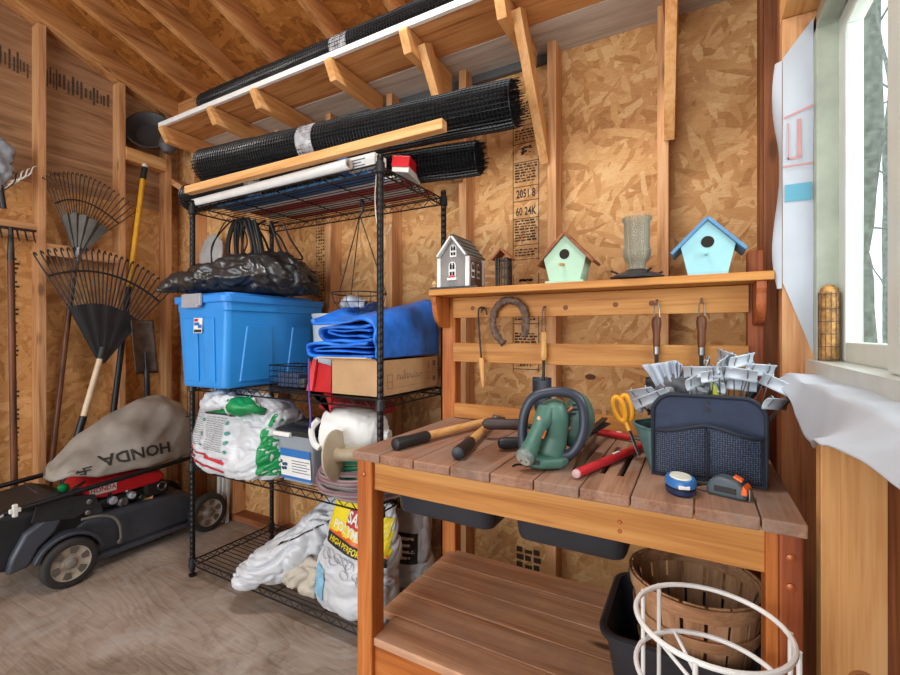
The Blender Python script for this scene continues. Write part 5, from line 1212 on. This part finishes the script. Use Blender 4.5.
for z in (SZT+.002, SZT+.035, SZT+.07, SZT+.102):
    mb.tube([(-.636, 1.488, z), (-.592, 1.488, z), (-.592, 1.532, z), (-.636, 1.532, z)], .0022, 4, closed=True)
mb.build('cage', flat('cage_dark', (50, 46, 42), .5, .4), ln)
MB().cyl((-.614, 1.51, SZT), (-.614, 1.51, SZT+.09), .014).build('seed', CORN, ln)
for sg in (-1, 1): MB().beam((-.614, 1.51, SZT+.136), (-.614+sg*.036, 1.51, SZT+.100), .062, .005, (0, 0, 1)).build('roof', W_BROWN('y'), ln)
def birdhouse(nm, label, cx, y0, y1, wb_, we, zt, zpk, body, roofm, edge, ledge):
    t = thing(nm, label, 'birdhouse', (cx, (y0+y1)/2, SZT))
    pts = [(cx-wb_, SZT+.004), (cx+wb_, SZT+.004), (cx+we, zt), (cx, zpk), (cx-we, zt)]
    MB().prism(pts, 'y', y0, y1).build('box', body, t, bevel=.0015)
    for sg in (-1, 1):
        d = V((sg*we, 0, zt-zpk)).normalized(); nrm = V((-sg*d.z*-1*-1, 0, 0)); nrm = V((d.z*-sg, 0, d.x*sg)); top = V((cx, 0, zpk)); L = (V((we, 0, zpk-zt)).length)+.030
        mb = MB(); mb.loft([[top+d*a+nrm*h+V((0, y, 0)) for a, h in ((-.004, 0), (L, 0), (L, .009), (-.004, .009))] for y in (y0-.012, y1+.012)]); mb.build('roof', roofm, t, bevel=.001)
    hz = SZT+(zpk-SZT)*.60
    MB().lathe([(.0165, 0), (.0165, .0008)], (cx, y0-.0006, hz), (0, -1, 0), 28).build('entry_hole', HOLE, t)
    MB().cyl((cx-.002, y0, hz-.034), (cx-.010, y0-.022, hz-.036), .0042, seg=12).build('perch', W_PALE('y') if ledge else body, t, smooth=True)
    if ledge: MB().box(cx-wb_-.012, cx+wb_+.012, y0-.012, y1, SZT, SZT+.007).build('ledge', body, t, bevel=.001)
    else: MB().box(cx-wb_, cx+wb_, y0, y1, SZT, SZT+.006).build('floor_plate', body, t)
    return t
birdhouse('mint_birdhouse', 'mint green birdhouse with brown roof boards on the shelf', -.382, 1.468, 1.56, .050, .070, 1.452, 1.527, MINT, W_BROWN('y'), 0, True)
birdhouse('pale_blue_birdhouse', 'pale blue birdhouse with darker blue roof on the shelf', .027, 1.458, 1.555, .050, .068, 1.452, 1.523, SKYBLUE, ROOFBLUE, 0, False)
gf = thing('glass_feeder', 'ribbed glass jar bird feeder standing on a dark tray', 'bird feeder', (-.165, 1.51, SZT))
fc = V((-.165, 1.512, SZT))
MB().lathe([(.078, .004), (.080, .010), (.066, .018), (.040, .026), (.034, .032), (.012, .034)], fc, seg=40).lathe([(.03, 0), (.078, .004), (.03, .006)], fc, seg=40).build('tray', flat('feeder_tray', (62, 62, 66), .4, .4), gf, smooth=True)
mb = MB(); R = []
for r, h in ((.026, .034), (.026, .050), (.034, .062), (.040, .075), (.041, .095), (.037, .105), (.038, .18), (.043, .188), (.044, .196), (.041, .197), (.034, .18), (.033, .10), (.024, .055), (.022, .036)):
    R.append([fc+V((r*(1+.022*(k % 2)*(.07 < h < .19))*math.cos(2*PI*k/64), r*(1+.022*(k % 2)*(.07 < h < .19))*math.sin(2*PI*k/64), h)) for k in range(64)])
mb.loft(R, cap=False); mb.build('jar', FEEDGLASS, gf, smooth=True)
for k in range(4):
    a = 2*PI*k/4+.6; MB().tube([fc+V((.062*math.cos(a), .062*math.sin(a), .020)), fc+V((.085*math.cos(a), .085*math.sin(a), .028))], .003, 6).build('perch', BLACKP, gf)

# --- hung on the tool rails
def peg(par, x, z):
    MB().tube(smoothpath([(x, 1.552, z+.012), (x, 1.536, z+.006), (x, 1.526, z-.004), (x, 1.528, z+.010)], 4), .0028, 6).build('hook', RUST, par, smooth=True)
pk = thing('hook_weeder', 'slim hooked weeder with pale wooden handle hung upside down', 'weeder', (-.705, 1.53, 1.30)); peg(pk, -.712, 1.285)
MB().tube(smoothpath([(-.690, 1.531, 1.272), (-.694, 1.53, 1.292), (-.708, 1.53, 1.300), (-.724, 1.53, 1.290), (-.722, 1.53, 1.22), (-.712, 1.53, 1.10)], 5), .0036, 8).build('shaft', DARKSTEEL, pk, smooth=True)
MB().lathe([(.007, 0), (.0105, .01), (.011, .03), (.009, .07), (.007, .105), (.004, .112)], (-.712, 1.53, 1.11), (.07, 0, -1), 16).build('handle', W_HANDLE('z'), pk, smooth=True)
hw_ = thing('horseshoe_loop', 'rough horseshoe shaped loop hung on the upper tool rail', 'horseshoe', (-.602, 1.535, 1.33)); peg(hw_, -.602, 1.312)
pts = smoothpath([(-.625, 1.535, 1.165), (-.638, 1.535, 1.178), (-.662, 1.535, 1.215), (-.667, 1.535, 1.255), (-.655, 1.533, 1.295), (-.628, 1.531, 1.318), (-.600, 1.530, 1.324), (-.568, 1.531, 1.312), (-.545, 1.533, 1.285), (-.537, 1.535, 1.25), (-.540, 1.535, 1.215), (-.548, 1.535, 1.19)], 7)
mb = MB(); mb.tube(pts, [.012+.005*abs(noise.noise(p*60)) for p in pts], 12); mb.jitter(.005, 90); mb.build('loop', RUST, hw_, smooth=True)
tr = thing('hanging_trowel', 'dark bladed trowel with pale handle hung blade down', 'trowel', (-.472, 1.53, 1.29)); peg(tr, -.472, 1.286)
MB().tube([(-.478, 1.53, 1.205), (-.476, 1.53, 1.285), (-.472, 1.53, 1.292), (-.466, 1.53, 1.285), (-.464, 1.53, 1.205)], .0018, 6).build('hanger', RUST, tr, smooth=True)
MB().lathe([(.006, 0), (.011, .008), (.0115, .03), (.010, .06), (.012, .085), (.0105, .098), (.004, .102)], (-.471, 1.53, 1.108), (0, 0, 1), 18).build('handle', W_HANDLE('z'), tr, smooth=True)
MB().tube([(-.471, 1.53, 1.11), (-.472, 1.532, 1.06), (-.474, 1.53, 1.035)], .0055, 8).build('neck', DARKSTEEL, tr, smooth=True)
mb = MB(); mb.grid(lambda u, v: (-.474+(.033*(1-.55*max(0, v-.55)/.45))*math.sin((u-.5)*PI), 1.530+.016*math.cos((u-.5)*PI)-.012, 1.048-.145*v), 13, 10); mb.build('blade', flat('trowel_blade', (50, 54, 60), .45, .4), tr, smooth=True, solid=.003)
for x, lb, oth in ((-.110, 'turned brown wooden tool handle hung above the pale grey cloth', 'a'), (.0125, 'turned brown wooden tool handle hung above the zinc plant markers', 'b')):
    hd = thing('hand_tool', lb, 'hand tool', (x, 1.53, 1.30)); peg(hd, x, 1.296)
    MB().tube([(x-.010, 1.53, 1.235), (x-.005, 1.53, 1.293), (x, 1.529, 1.298), (x+.005, 1.53, 1.293), (x+.011, 1.53, 1.235)], .0018, 6).build('hanger', STEEL, hd, smooth=True)
    MB().lathe([(.003, 0), (.011, .003), (.0145, .015), (.014, .03), (.0105, .055), (.0115, .08), (.0095, .095)], (x, 1.53, 1.255), (0, 0, -1), 18).build('handle', W_DARKHANDLE('z'), hd, smooth=True)
    MB().lathe([(.0095, .093), (.0095, .118), (.007, .120)], (x, 1.53, 1.255), (0, 0, -1), 16).build('ferrule', STEEL, hd, smooth=True)
    MB().tube([(x, 1.53, 1.14), (x, 1.535, 1.06)], .006, 8).build('shaft', DARKSTEEL, hd, smooth=True)
    mb = MB(); mb.grid(lambda u, v: (x+.030*math.sin((u-.5)*PI)*(1-.5*max(0, v-.5)), 1.522+.012*math.cos((u-.5)*PI), 1.065-.12*v), 9, 8); mb.build('blade', DARKSTEEL, hd, smooth=True, solid=.003)

# --- on the bench top
lp = thing('loppers', 'long loppers with pale wooden handles and black grips spread open', 'loppers', (-.66, 1.4, TZ))
P0 = V((-.655, 1.535, TZ+.020))
for e in ((-.757, 1.035), (-.552, 1.035)):
    q = V((e[0], e[1], TZ+.019)); d = (q-P0).normalized(); L = (q-P0).length
    MB().tube([P0+d*.06, P0+d*(L*.45), P0+d*(L-.13)], [.011, .0125, .0135], 14).build('handle', W_HANDLE('y'), lp, smooth=True)
    MB().lathe([(.015, 0), (.0175, .01), (.0165, .07), (.0185, .128), (.017, .136), (.008, .139)], P0+d*(L-.14), d, 18).build('grip', BLACKP, lp, smooth=True)
    MB().beam(P0+d*.10, P0-d*.01, .022, .010).build('shank', DARKSTEEL, lp, bevel=.002)
MB().prism([(-.670, 1.51), (-.640, 1.51), (-.628, 1.56), (-.645, 1.61), (-.662, 1.565)], 'z', TZ+.014, TZ+.022).build('blade', DARKSTEEL, lp, bevel=.001)
MB().prism([(-.660, 1.53), (-.648, 1.525), (-.672, 1.58), (-.660, 1.615), (-.690, 1.58)], 'z', TZ+.023, TZ+.029).build('hook_jaw', flat('dark_jaw', (58, 56, 54), .5, .6), lp, bevel=.001)
MB().lathe([(.012, 0), (.012, .022), (.006, .025)], (-.655, 1.535, TZ+.008), (0, 0, 1), 14).build('pivot', STEEL, lp, smooth=True)
gs_ = thing('hedge_shears', 'shears with dark brown and black grips lying by the green trimmer', 'shears', (-.5, 1.3, TZ))
MB().lathe([(.013, 0), (.0185, .01), (.017, .05), (.0185, .11), (.014, .125), (.004, .13)], (-.475, 1.335, TZ+.050), (-.93, -.36, .0), 18).build('grip', flat('brown_grip', (62, 48, 44), .55), gs_, smooth=True)
MB().lathe([(.013, 0), (.018, .01), (.0165, .05), (.0175, .10), (.014, .112), (.004, .116)], (-.405, 1.250, TZ+.022), (-.80, -.60, .0), 18).build('grip', BLACKP, gs_, smooth=True)
MB().tube([(-.478, 1.334, TZ+.050), (-.36, 1.39, TZ+.020)], .008, 10).build('shank', DARKSTEEL, gs_, smooth=True)
MB().tube([(-.408, 1.249, TZ+.022), (-.36, 1.39, TZ+.015)], .008, 10).build('shank', DARKSTEEL, gs_, smooth=True)
MB().prism([(-.375, 1.38), (-.345, 1.38), (-.33, 1.54), (-.345, 1.55)], 'z', TZ+.006, TZ+.014).build('blade', DARKSTEEL, gs_)
ht = thing('hedge_trimmer', 'green electric hedge trimmer with black loop guard standing on the bench', 'hedge trimmer', (-.33, 1.15, TZ))
def tp(x, z, dy=0):
    k = (1.10+(x+.33)*.25)/1.15
    return V((x*k, 1.15*k+dy, max(1.2-(1.2-z)*k, TZ)))
ring = smoothpath([tp(-.390, .880), tp(-.407, .885), tp(-.413, .94), tp(-.404, .995), tp(-.378, 1.033), tp(-.325, 1.049), tp(-.275, 1.044), tp(-.253, 1.015), tp(-.250, .96), tp(-.266, .914), tp(-.288, .890), tp(-.318, .884)], 6)
MB().tube(ring, .0125, 14).build('loop_guard', flat('guard_blue_black', (52, 58, 70), .4), ht, smooth=True)
mb = MB(); sack(mb, [tp(-.345, .866, .02), tp(-.343, .885, .02), tp(-.332, .93, .025), tp(-.330, .985, .02), tp(-.337, 1.012, .02), tp(-.340, 1.024, .02)], [.020, .036, .032, .034, .030, .012], [.03, .045, .045, .05, .045, .02], (1, .25, 0), 32, 8, 2.6, .001, 9); mb.build('body', TRIMGREEN, ht, smooth=True)
mb = MB(); sack(mb, [tp(-.325, .90, .10), tp(-.31, .93, .10), tp(-.295, .975, .10), tp(-.30, 1.01, .10), tp(-.31, 1.02, .10)], [.03, .048, .050, .038, .012], [.05, .07, .07, .06, .03], (1, .25, 0), 32, 8, 2.6, .001, 9); mb.build('motor_housing', flat('trimmer_motor', (70, 104, 92), .45), ht, smooth=True)
mb = MB(); mb.tube(smoothpath([tp(-.343, 1.005, -.012), tp(-.352, .965, -.032), tp(-.368, .925, -.042), tp(-.384, .886, -.048)], 6), [.022]*6+[.0185]*8+[.021]*5, 18); mb.build('handle', TRIMGREEN, ht, smooth=True)
cdir = V((-.22, -.80, -.50)).normalized(); ce_ = tp(-.384, .886, -.052)
MB().lathe([(.021, -.004), (.0235, .0), (.0235, .009), (.020, .012)], ce_, cdir, 28).build('end_collar', flat('collar_grey', (120, 130, 124), .4), ht, smooth=True)
MB().lathe([(.018, .0118), (.018, .0135), (.001, .0138)], ce_, cdir, 24).build('socket', flat('socket_grey', (168, 172, 160), .35), ht, smooth=True)
for k in (-1, 0, 1): MB().sphere(ce_+cdir*.014+V((.007*k, 0, .006 if k == 0 else -.003)), .0028).build('prong', STEEL, ht)
mb = MB(); sack(mb, [tp(-.385, .868, -.02), tp(-.36, .868, -.02), tp(-.32, .870, .0), tp(-.30, .876, .01)], [.012, .016, .017, .01], [.02, .032, .032, .02], (0, 0, 1), 28, 8, 2.8, 0, 9)
for v in mb.bm.verts: v.co.z = max(v.co.z, TZ)
mb.build('base', TRIMGREEN, ht, smooth=True)
MB().obox(tp(-.366, .872, -.052), (.034, .004, .010), Matrix.Rotation(.2, 3, 'Z')).build('nameplate', INK, ht, bevel=.001)
MB().tube([tp(-.344, .935, -.046), tp(-.338, .955, -.040)], .005, 10).build('trigger', ORANGE, ht, smooth=True)
MB().lathe([(.005, 0), (.004, .003)], tp(-.352, .985, -.045), (0, -1, 0), 12).build('lock_button', flat('peach_button', (236, 176, 130), .4), ht)
for k in range(4): MB().tube([tp(-.300, .945+.016*k, .02), tp(-.288, .958+.016*k, .035)], .0028, 6).build('vent', ORANGE if k % 3 == 0 else INK, ht, smooth=True)
for k in range(5): MB().beam(tp(-.285, .965+.012*k, .03), tp(-.262, .967+.012*k, .04), .004, .005).build('vent', INK, ht)
mb = MB(); mb.beam((-.285, 1.28, .905), (-.262, 1.515, .925), .016, .006)
for k in range(10):
    y = 1.30+.022*k; mb.prism([(-.285+(y-1.28)*.1-.022, y), (-.285+(y-1.28)*.1+.022, y), (-.285+(y-1.28)*.1, y+.014)], 'z', .908, .914)
mb.build('blade', DARKSTEEL, ht)
rs = thing('red_grass_shears', 'long handled shears with bright red grips lying open beside the tool bag', 'shears', (-.2, 1.3, TZ))
PV = V((-.115, 1.455, TZ+.014))
for e, r, in (((-.243, 1.035), .0115), ((-.300, 1.53), .0105)):
    q = V((e[0], e[1], TZ+.013)); d = (q-PV).normalized(); L = (q-PV).length
    MB().tube([PV+d*.07, PV+d*(L*.5), q-d*.004], [r*.85, r, r*.95], 14).build('grip', REDGRIP, rs, smooth=True)
    MB().lathe([(r*.95, 0), (r*.85, .005), (r*.3, .007)], q-d*.004, d, 14).build('end_cap', flat('pink_grey_cap', (196, 160, 156), .4), rs, smooth=True)
    MB().tube([PV, PV+d*.08], .006, 8).build('shank', STEEL, rs, smooth=True)
    MB().beam(q+(PV-q)*.42+V((0, 0, r)), q+(PV-q)*.50+V((0, 0, r)), .006, .003).build('grip_mark', WHITE, rs)
MB().beam((-.298, 1.525, TZ+.016), (-.250, 1.09, TZ+.006), .016, .004).build('blade', flat('worn_blade', (112, 92, 76), .5, .4), rs)
cw_ = MB(); cw_.tube(smoothpath([(-.405, 1.055, TZ+.003), (-.40, 1.075, TZ+.003), (-.375, 1.085, TZ+.003), (-.35, 1.075, TZ+.003)], 5), .0022, 6)
solo(cw_, 'wire_scrap', DARKSTEEL, 'bent bit of dark wire on the boards before the trimmer', 'wire', (-.38, 1.07, TZ), smooth=True)

# tool bag
tg = thing('tool_bag', 'navy canvas tool bag with twin mesh pockets, crammed with markers and gloves', 'tool bag', (.02, 1.24, TZ))
bx0, bx1 = -.092, .132
def outl(g=0, n=8):
    r = .045; x0, x1, z0, z1 = bx0+g, bx1-g, TZ+.002+g, 1.058-g; o = [(x0, z0), (x1, z0)]
    for cx, a0 in ((x1-r, 0), (x0+r, PI/2)):
        for k in range(n+1): a = a0+PI/2*k/n; o.append((cx+r*math.cos(a), z1-r+r*math.sin(a)))
    return o
def bulge(x, z): return -.016*math.sin(PI*max(0, min(1, (x-bx0)/(bx1-bx0))))*math.sin(PI*max(0, min(1, (z-TZ)/.2)))
mb = MB(); N = 24; R = []
for sgn in (0, 1):
    R.append([V((x, 1.172+(.012 if sgn else bulge(x, z)), z)) for x, z in outl()])
mb.loft(R); mb.build('face_panel', NAVY, tg, bevel=.003)
MB().tube([(x, 1.168+bulge(x, z), z) for x, z in outl()], .0048, 8, closed=True).build('binding', NAVYTRIM, tg, smooth=True)
for xa, xb in ((bx0+.008, .019), (.021, bx1-.008)):
    mb = MB()
    def pk_(u, v):
        x = xa+(xb-xa)*u; top = .984+.010*math.cos(PI*(u-.0))*(1 if xa < 0 else -1)*-1
        z = TZ+.010+(top-TZ-.010)*v
        return (x, 1.160+bulge(x, z)-.014*math.sin(PI*u)*(.35+.65*v), z)
    mb.grid(pk_, 18, 14); p_ = mb.build('mesh_pocket', POCKETMESH, tg, smooth=True, solid=.0015)
    MB().tube([V(pk_(i/16, 1)) for i in range(17)], .0045, 8).build('pocket_edge', NAVYTRIM, p_, smooth=True)
MB().tube([(.020, 1.150+bulge(.02, .9), TZ+.006), (.020, 1.150+bulge(.02, .93), .93), (.020, 1.150+bulge(.02, .98), .985)], .0028, 6).build('seam', NAVYTRIM, tg)
for z in (1.028, 1.044): MB().lathe([(.0042, 0), (.0042, .002)], (.020, 1.170+bulge(.02, z), z), (0, -1, 0), 14).build('snap', INK, tg)
mb = MB(); mb.box(bx0+.004, bx0+.010, 1.18, 1.36, TZ+.002, 1.0); mb.box(bx1-.010, bx1-.004, 1.18, 1.36, TZ+.002, 1.0); mb.box(bx0+.004, bx1-.004, 1.354, 1.362, TZ+.002, 1.03); mb.box(bx0+.004, bx1-.004, 1.18, 1.36, TZ+.002, TZ+.008); mb.build('body', NAVYTRIM, tg)
mb = MB(); mb.grid(lambda u, v: (-.094-.050*math.sin(PI*u)*(.25+.75*v), 1.17+.17*u, TZ+.006+.098*v), 12, 10); sp_ = mb.build('side_pocket', POCKETGREEN, tg, smooth=True, solid=.002, label='green canvas side pocket')
MB().tube([(-.094-.050*math.sin(PI*i/12), 1.17+.17*i/12, TZ+.104) for i in range(13)], .0035, 8).build('pocket_edge', POCKETGREEN, sp_, smooth=True)
# zinc plant markers
def mk_marker():
    t = thing('plant_marker', 'zinc plate plant marker on wire legs bundled in the tool bag', 'plant marker', (0, 0, 0), group='zinc plant markers in the tool bag')
    mb = MB(); mb.grid(lambda u, v: ((u-.5)*.080, -.004*(abs(v-.5)*2)**2, .150+.028*v), 3, 9); mb.build('plate', ZINC, t, smooth=True, solid=.0012)
    for sg in (-1, 1):
        MB().tube(smoothpath([(sg*.004, 0, .0), (sg*.010, 0, .08), (sg*.022, -.001, .150), (sg*.022, -.004, .174), (sg*.022, .003, .180), (sg*.022, .004, .170)], 3), .0013, 6).build('leg', STEEL, t, smooth=True)
    return t
mk = mk_marker(); first = True
# (x, y, z of the plate, foot x, foot y, twist, yaw of the plate)
for (x, y, z, fx, fy, tw, yw) in ((-.100, 1.172, 1.045, -.035, 1.25, .25, .1), (-.122, 1.215, 1.052, -.04, 1.27, .1, -.5), (-.002, 1.20, 1.090, .02, 1.24, .2, .9), (.012, 1.195, 1.112, .03, 1.25, .25, -.3), (.042, 1.20, 1.106, .045, 1.25, .1, .5),
                         (.052, 1.205, 1.131, .05, 1.26, .2, 1.1), (.078, 1.19, 1.112, .06, 1.25, 0, -.2), (.088, 1.205, 1.140, .07, 1.26, .15, .8), (.030, 1.23, 1.078, .05, 1.27, .2, -.9), (.082, 1.235, 1.083, .065, 1.28, -.2, .2), (.127, 1.24, 1.118, .08, 1.27, -.9, 1.2),
                         (.022, 1.245, 1.126, .03, 1.28, .3, 1.3), (.150, 1.185, 1.050, .085, 1.22, -.3, 1.0), (.162, 1.215, 1.085, .09, 1.26, -.5, -.2), (.064, 1.25, 1.145, .06, 1.29, .15, -1.2)):
    m = mk if first else copy_thing(mk, (0, 0, 0), 0, mk['label'], mk['group']); first = False
    d = V((x-fx, y-fy, z-.90)).normalized(); foot = V((x, y, z))-d*.164
    xa = V((1, tw*.6, 0)); xa = (xa-d*xa.dot(d)).normalized(); ya = d.cross(xa)
    m.location = foot; m.rotation_euler = (Matrix((xa, ya, d)).transposed() @ Matrix.Rotation(yw, 3, 'Z')).to_euler()
# gloves and rag
mb = MB(); mb.grid(lambda u, v: (-.058-.045*(u-.5)*2*(.25+.75*v)-.02*v+.020*math.sin(u*PI), 1.245+.012*math.sin(u*28)*(1-.4*v)+.03*v*0, 1.035+.100*v*(1-.25*abs(u-.4))), 40, 16); mb.jitter(.004, 40)
solo(mb, 'pleated_cloth', flat('pale_cloth', (176, 184, 196), .8, 0, .12, 14), 'pale grey pleated cloth sticking up from the tool bag', 'cloth', (-.06, 1.245, 1.04), smooth=180, solid=.0015)
mb = MB(); sack(mb, [(-.066, 1.26, 1.01), (-.05, 1.25, 1.045), (-.03, 1.24, 1.075), (-.005, 1.235, 1.10)], [.02, .035, .034, .012], [.02, .028, .026, .01], (1, 0, 0), 28, 8, 2.2, .014, 26)
gl = thing('work_glove', 'mottled grey work glove stuffed into the tool bag below the pale cloth', 'glove', (-.05, 1.25, 1.0)); mb.build('palm', GLOVED, gl, smooth=180)
for k, (e, r) in enumerate((((.005, 1.222, 1.083), .009), ((.012, 1.22, 1.064), .0095), ((.012, 1.218, 1.048), .009), ((-.002, 1.214, 1.036), .0085), ((-.062, 1.212, 1.060), .010))):
    s0 = V((-.030, 1.238, 1.060)) if k < 4 else V((-.050, 1.24, 1.05)); e = V(e)
    mb = MB(); mb.tube(smoothpath([s0, s0.lerp(e, .55)+V((0, -.006, .005)), e, e+V((.004, -.004, -.006))], 5), [r]*5+[r*.98]*5+[r*.9]*4+[r*.75, r*.4], 10); mb.jitter(.003, 70); mb.build('finger', CLOTHG, gl, smooth=180)
mb = MB(); sack(mb, [(-.135, 1.23, 1.01), (-.11, 1.235, 1.03), (-.075, 1.24, 1.035), (-.05, 1.25, 1.02)], [.012, .02, .022, .01], [.014, .022, .024, .014], (0, 0, 1), 24, 8, 2.2, .012, 30)
solo(mb, 'grey_rag', CLOTHG, 'small grey rag at the side of the tool bag above its green pocket', 'rag', (-.09, 1.24, 1.0), smooth=180)
sc = thing('orange_scissors', 'scissors with amber loop handles upright in the green side pocket', 'scissors', (-.145, 1.24, .90))
for sg, (cx, cz, tl) in ((-1, (-.180, 1.000, .32)), (1, (-.163, 1.004, .20))):
    pts = []
    for k in range(24):
        a = 2*PI*k/24; lx, lz = .013*math.cos(a), .032*math.sin(a); pts.append((cx+lx*math.cos(tl)-lz*math.sin(tl), 1.262+.006*sg, cz+lx*math.sin(tl)+lz*math.cos(tl)))
    MB().tube(pts, .0072, 8, closed=True).build('loop_handle', AMBER, sc, smooth=True)
MB().tube([(-.168, 1.262, .975), (-.155, 1.255, .945)], [.008, .006], 10).build('shank', AMBER, sc, smooth=True)
MB().beam((-.157, 1.256, .95), (-.130, 1.245, .885), .010, .003).build('blade', STEEL, sc)
yb = MB(); yb.lathe([(.002, 0), (.010, .012), (.009, .05), (.004, .075), (.003, .085)], (.052, 1.225, 1.015), (-.25, 0, 1), 14)
solo(yb, 'lime_marker_pen', flat('lime_plastic', (204, 214, 40), .4), 'lime yellow bottle tip poking up among the plant marker legs', 'bottle', (.052, 1.225, 1.015), smooth=True)
bh = MB(); bh.tube(smoothpath([(.085, 1.30, 1.0), (.13, 1.30, 1.075), (.15, 1.30, 1.088), (.172, 1.30, 1.086)], 6), .009, 10)
solo(bh, 'black_strap', BLACKP, 'black handle strap arching out of the bag toward the wall corner', 'strap', (.13, 1.30, 1.0), smooth=True)
# work light and tape measure
wl2 = thing('work_light', 'small round blue work light with clear lens on the bench edge', 'work light', (-.032, 1.045, TZ))
def oval(cx, cy, a, b, z, rot=.25, n=28): return [V((cx+a*math.cos(t)*math.cos(rot)-b*math.sin(t)*math.sin(rot), cy+a*math.cos(t)*math.sin(rot)+b*math.sin(t)*math.cos(rot), z)) for t in [2*PI*k/n for k in range(n)]]
lc = (-.030, 1.062)
MB().loft([oval(*lc, a, b, TZ+h) for a, b, h in ((.024, .034, .0), (.0285, .039, .004), (.029, .040, .013))]).build('base', flat('light_base', (32, 48, 84), .4), wl2, smooth=True)
MB().loft([oval(*lc, a, b, TZ+h) for a, b, h in ((.0275, .038, .0135), (.0275, .038, .017))]).build('band', INK, wl2, smooth=True)
MB().loft([oval(*lc, a, b, TZ+h) for a, b, h in ((.0295, .040, .0175), (.0295, .040, .028), (.026, .036, .033))]).build('shell', flat('light_blue_shell', (52, 112, 178), .35), wl2, smooth=True)
MB().loft([oval(*lc, a, b, TZ+h) for a, b, h in ((.021, .030, .033), (.019, .028, .0355))]).build('lens', flat('lens_cream', (226, 226, 208), .25), wl2, smooth=True)
MB().obox((-.022, 1.0245, TZ+.021), (.022, .004, .008), Matrix.Rotation(.25, 3, 'Z')).build('switch', WHITE, wl2, bevel=.002)
tm = thing('tape_measure', 'dark grey tape measure with orange button beside the work light', 'tape measure', (.055, 1.075, TZ))
M3 = Matrix.Rotation(-.30, 3, 'Z')
def tmp(x, y, z): return V((.057, 1.085, TZ))+M3 @ V((x, y, z*1.2))
mb = MB(); mb.loft([[tmp(x, y, z) for x, z in ((-.036, .0), (.034, .0), (.037, .006), (.036, .018), (.020, .031), (-.012, .034), (-.030, .027), (-.037, .013))] for y in (-.019, .019)]); mb.build('case', flat('tape_case', (72, 84, 90), .45, 0, .15), tm, bevel=.006, smooth=True, seg=3)
mb = MB(); mb.loft([[tmp(x, y, z) for x, z in ((.026, .010), (.0375, .010), (.0375, .020), (.030, .026))] for y in (-.0195, .0195)]); mb.build('nose', ORANGE, tm, bevel=.002)
MB().loft([[tmp(x, y, z) for x, z in ((.010, .034), (.026, .028), (.027, .033), (.012, .038))] for y in (-.008, .008)]).build('lock_button', ORANGE, tm, bevel=.001)
MB().obox(tmp(.0395, 0, .010), (.002, .018, .022), M3).build('tape_hook', STEEL, tm)
MB().obox(tmp(-.001, -.0195, .014), (.040, .002, .012), M3).build('case_grip', INK, tm, bevel=.001)
MB().tube(smoothpath([tmp(-.036, -.004, .016), tmp(-.050, -.008, .012), tmp(-.064, -.002, .006)], 5), .004, 8).build('wrist_strap', INK, tm, smooth=True)
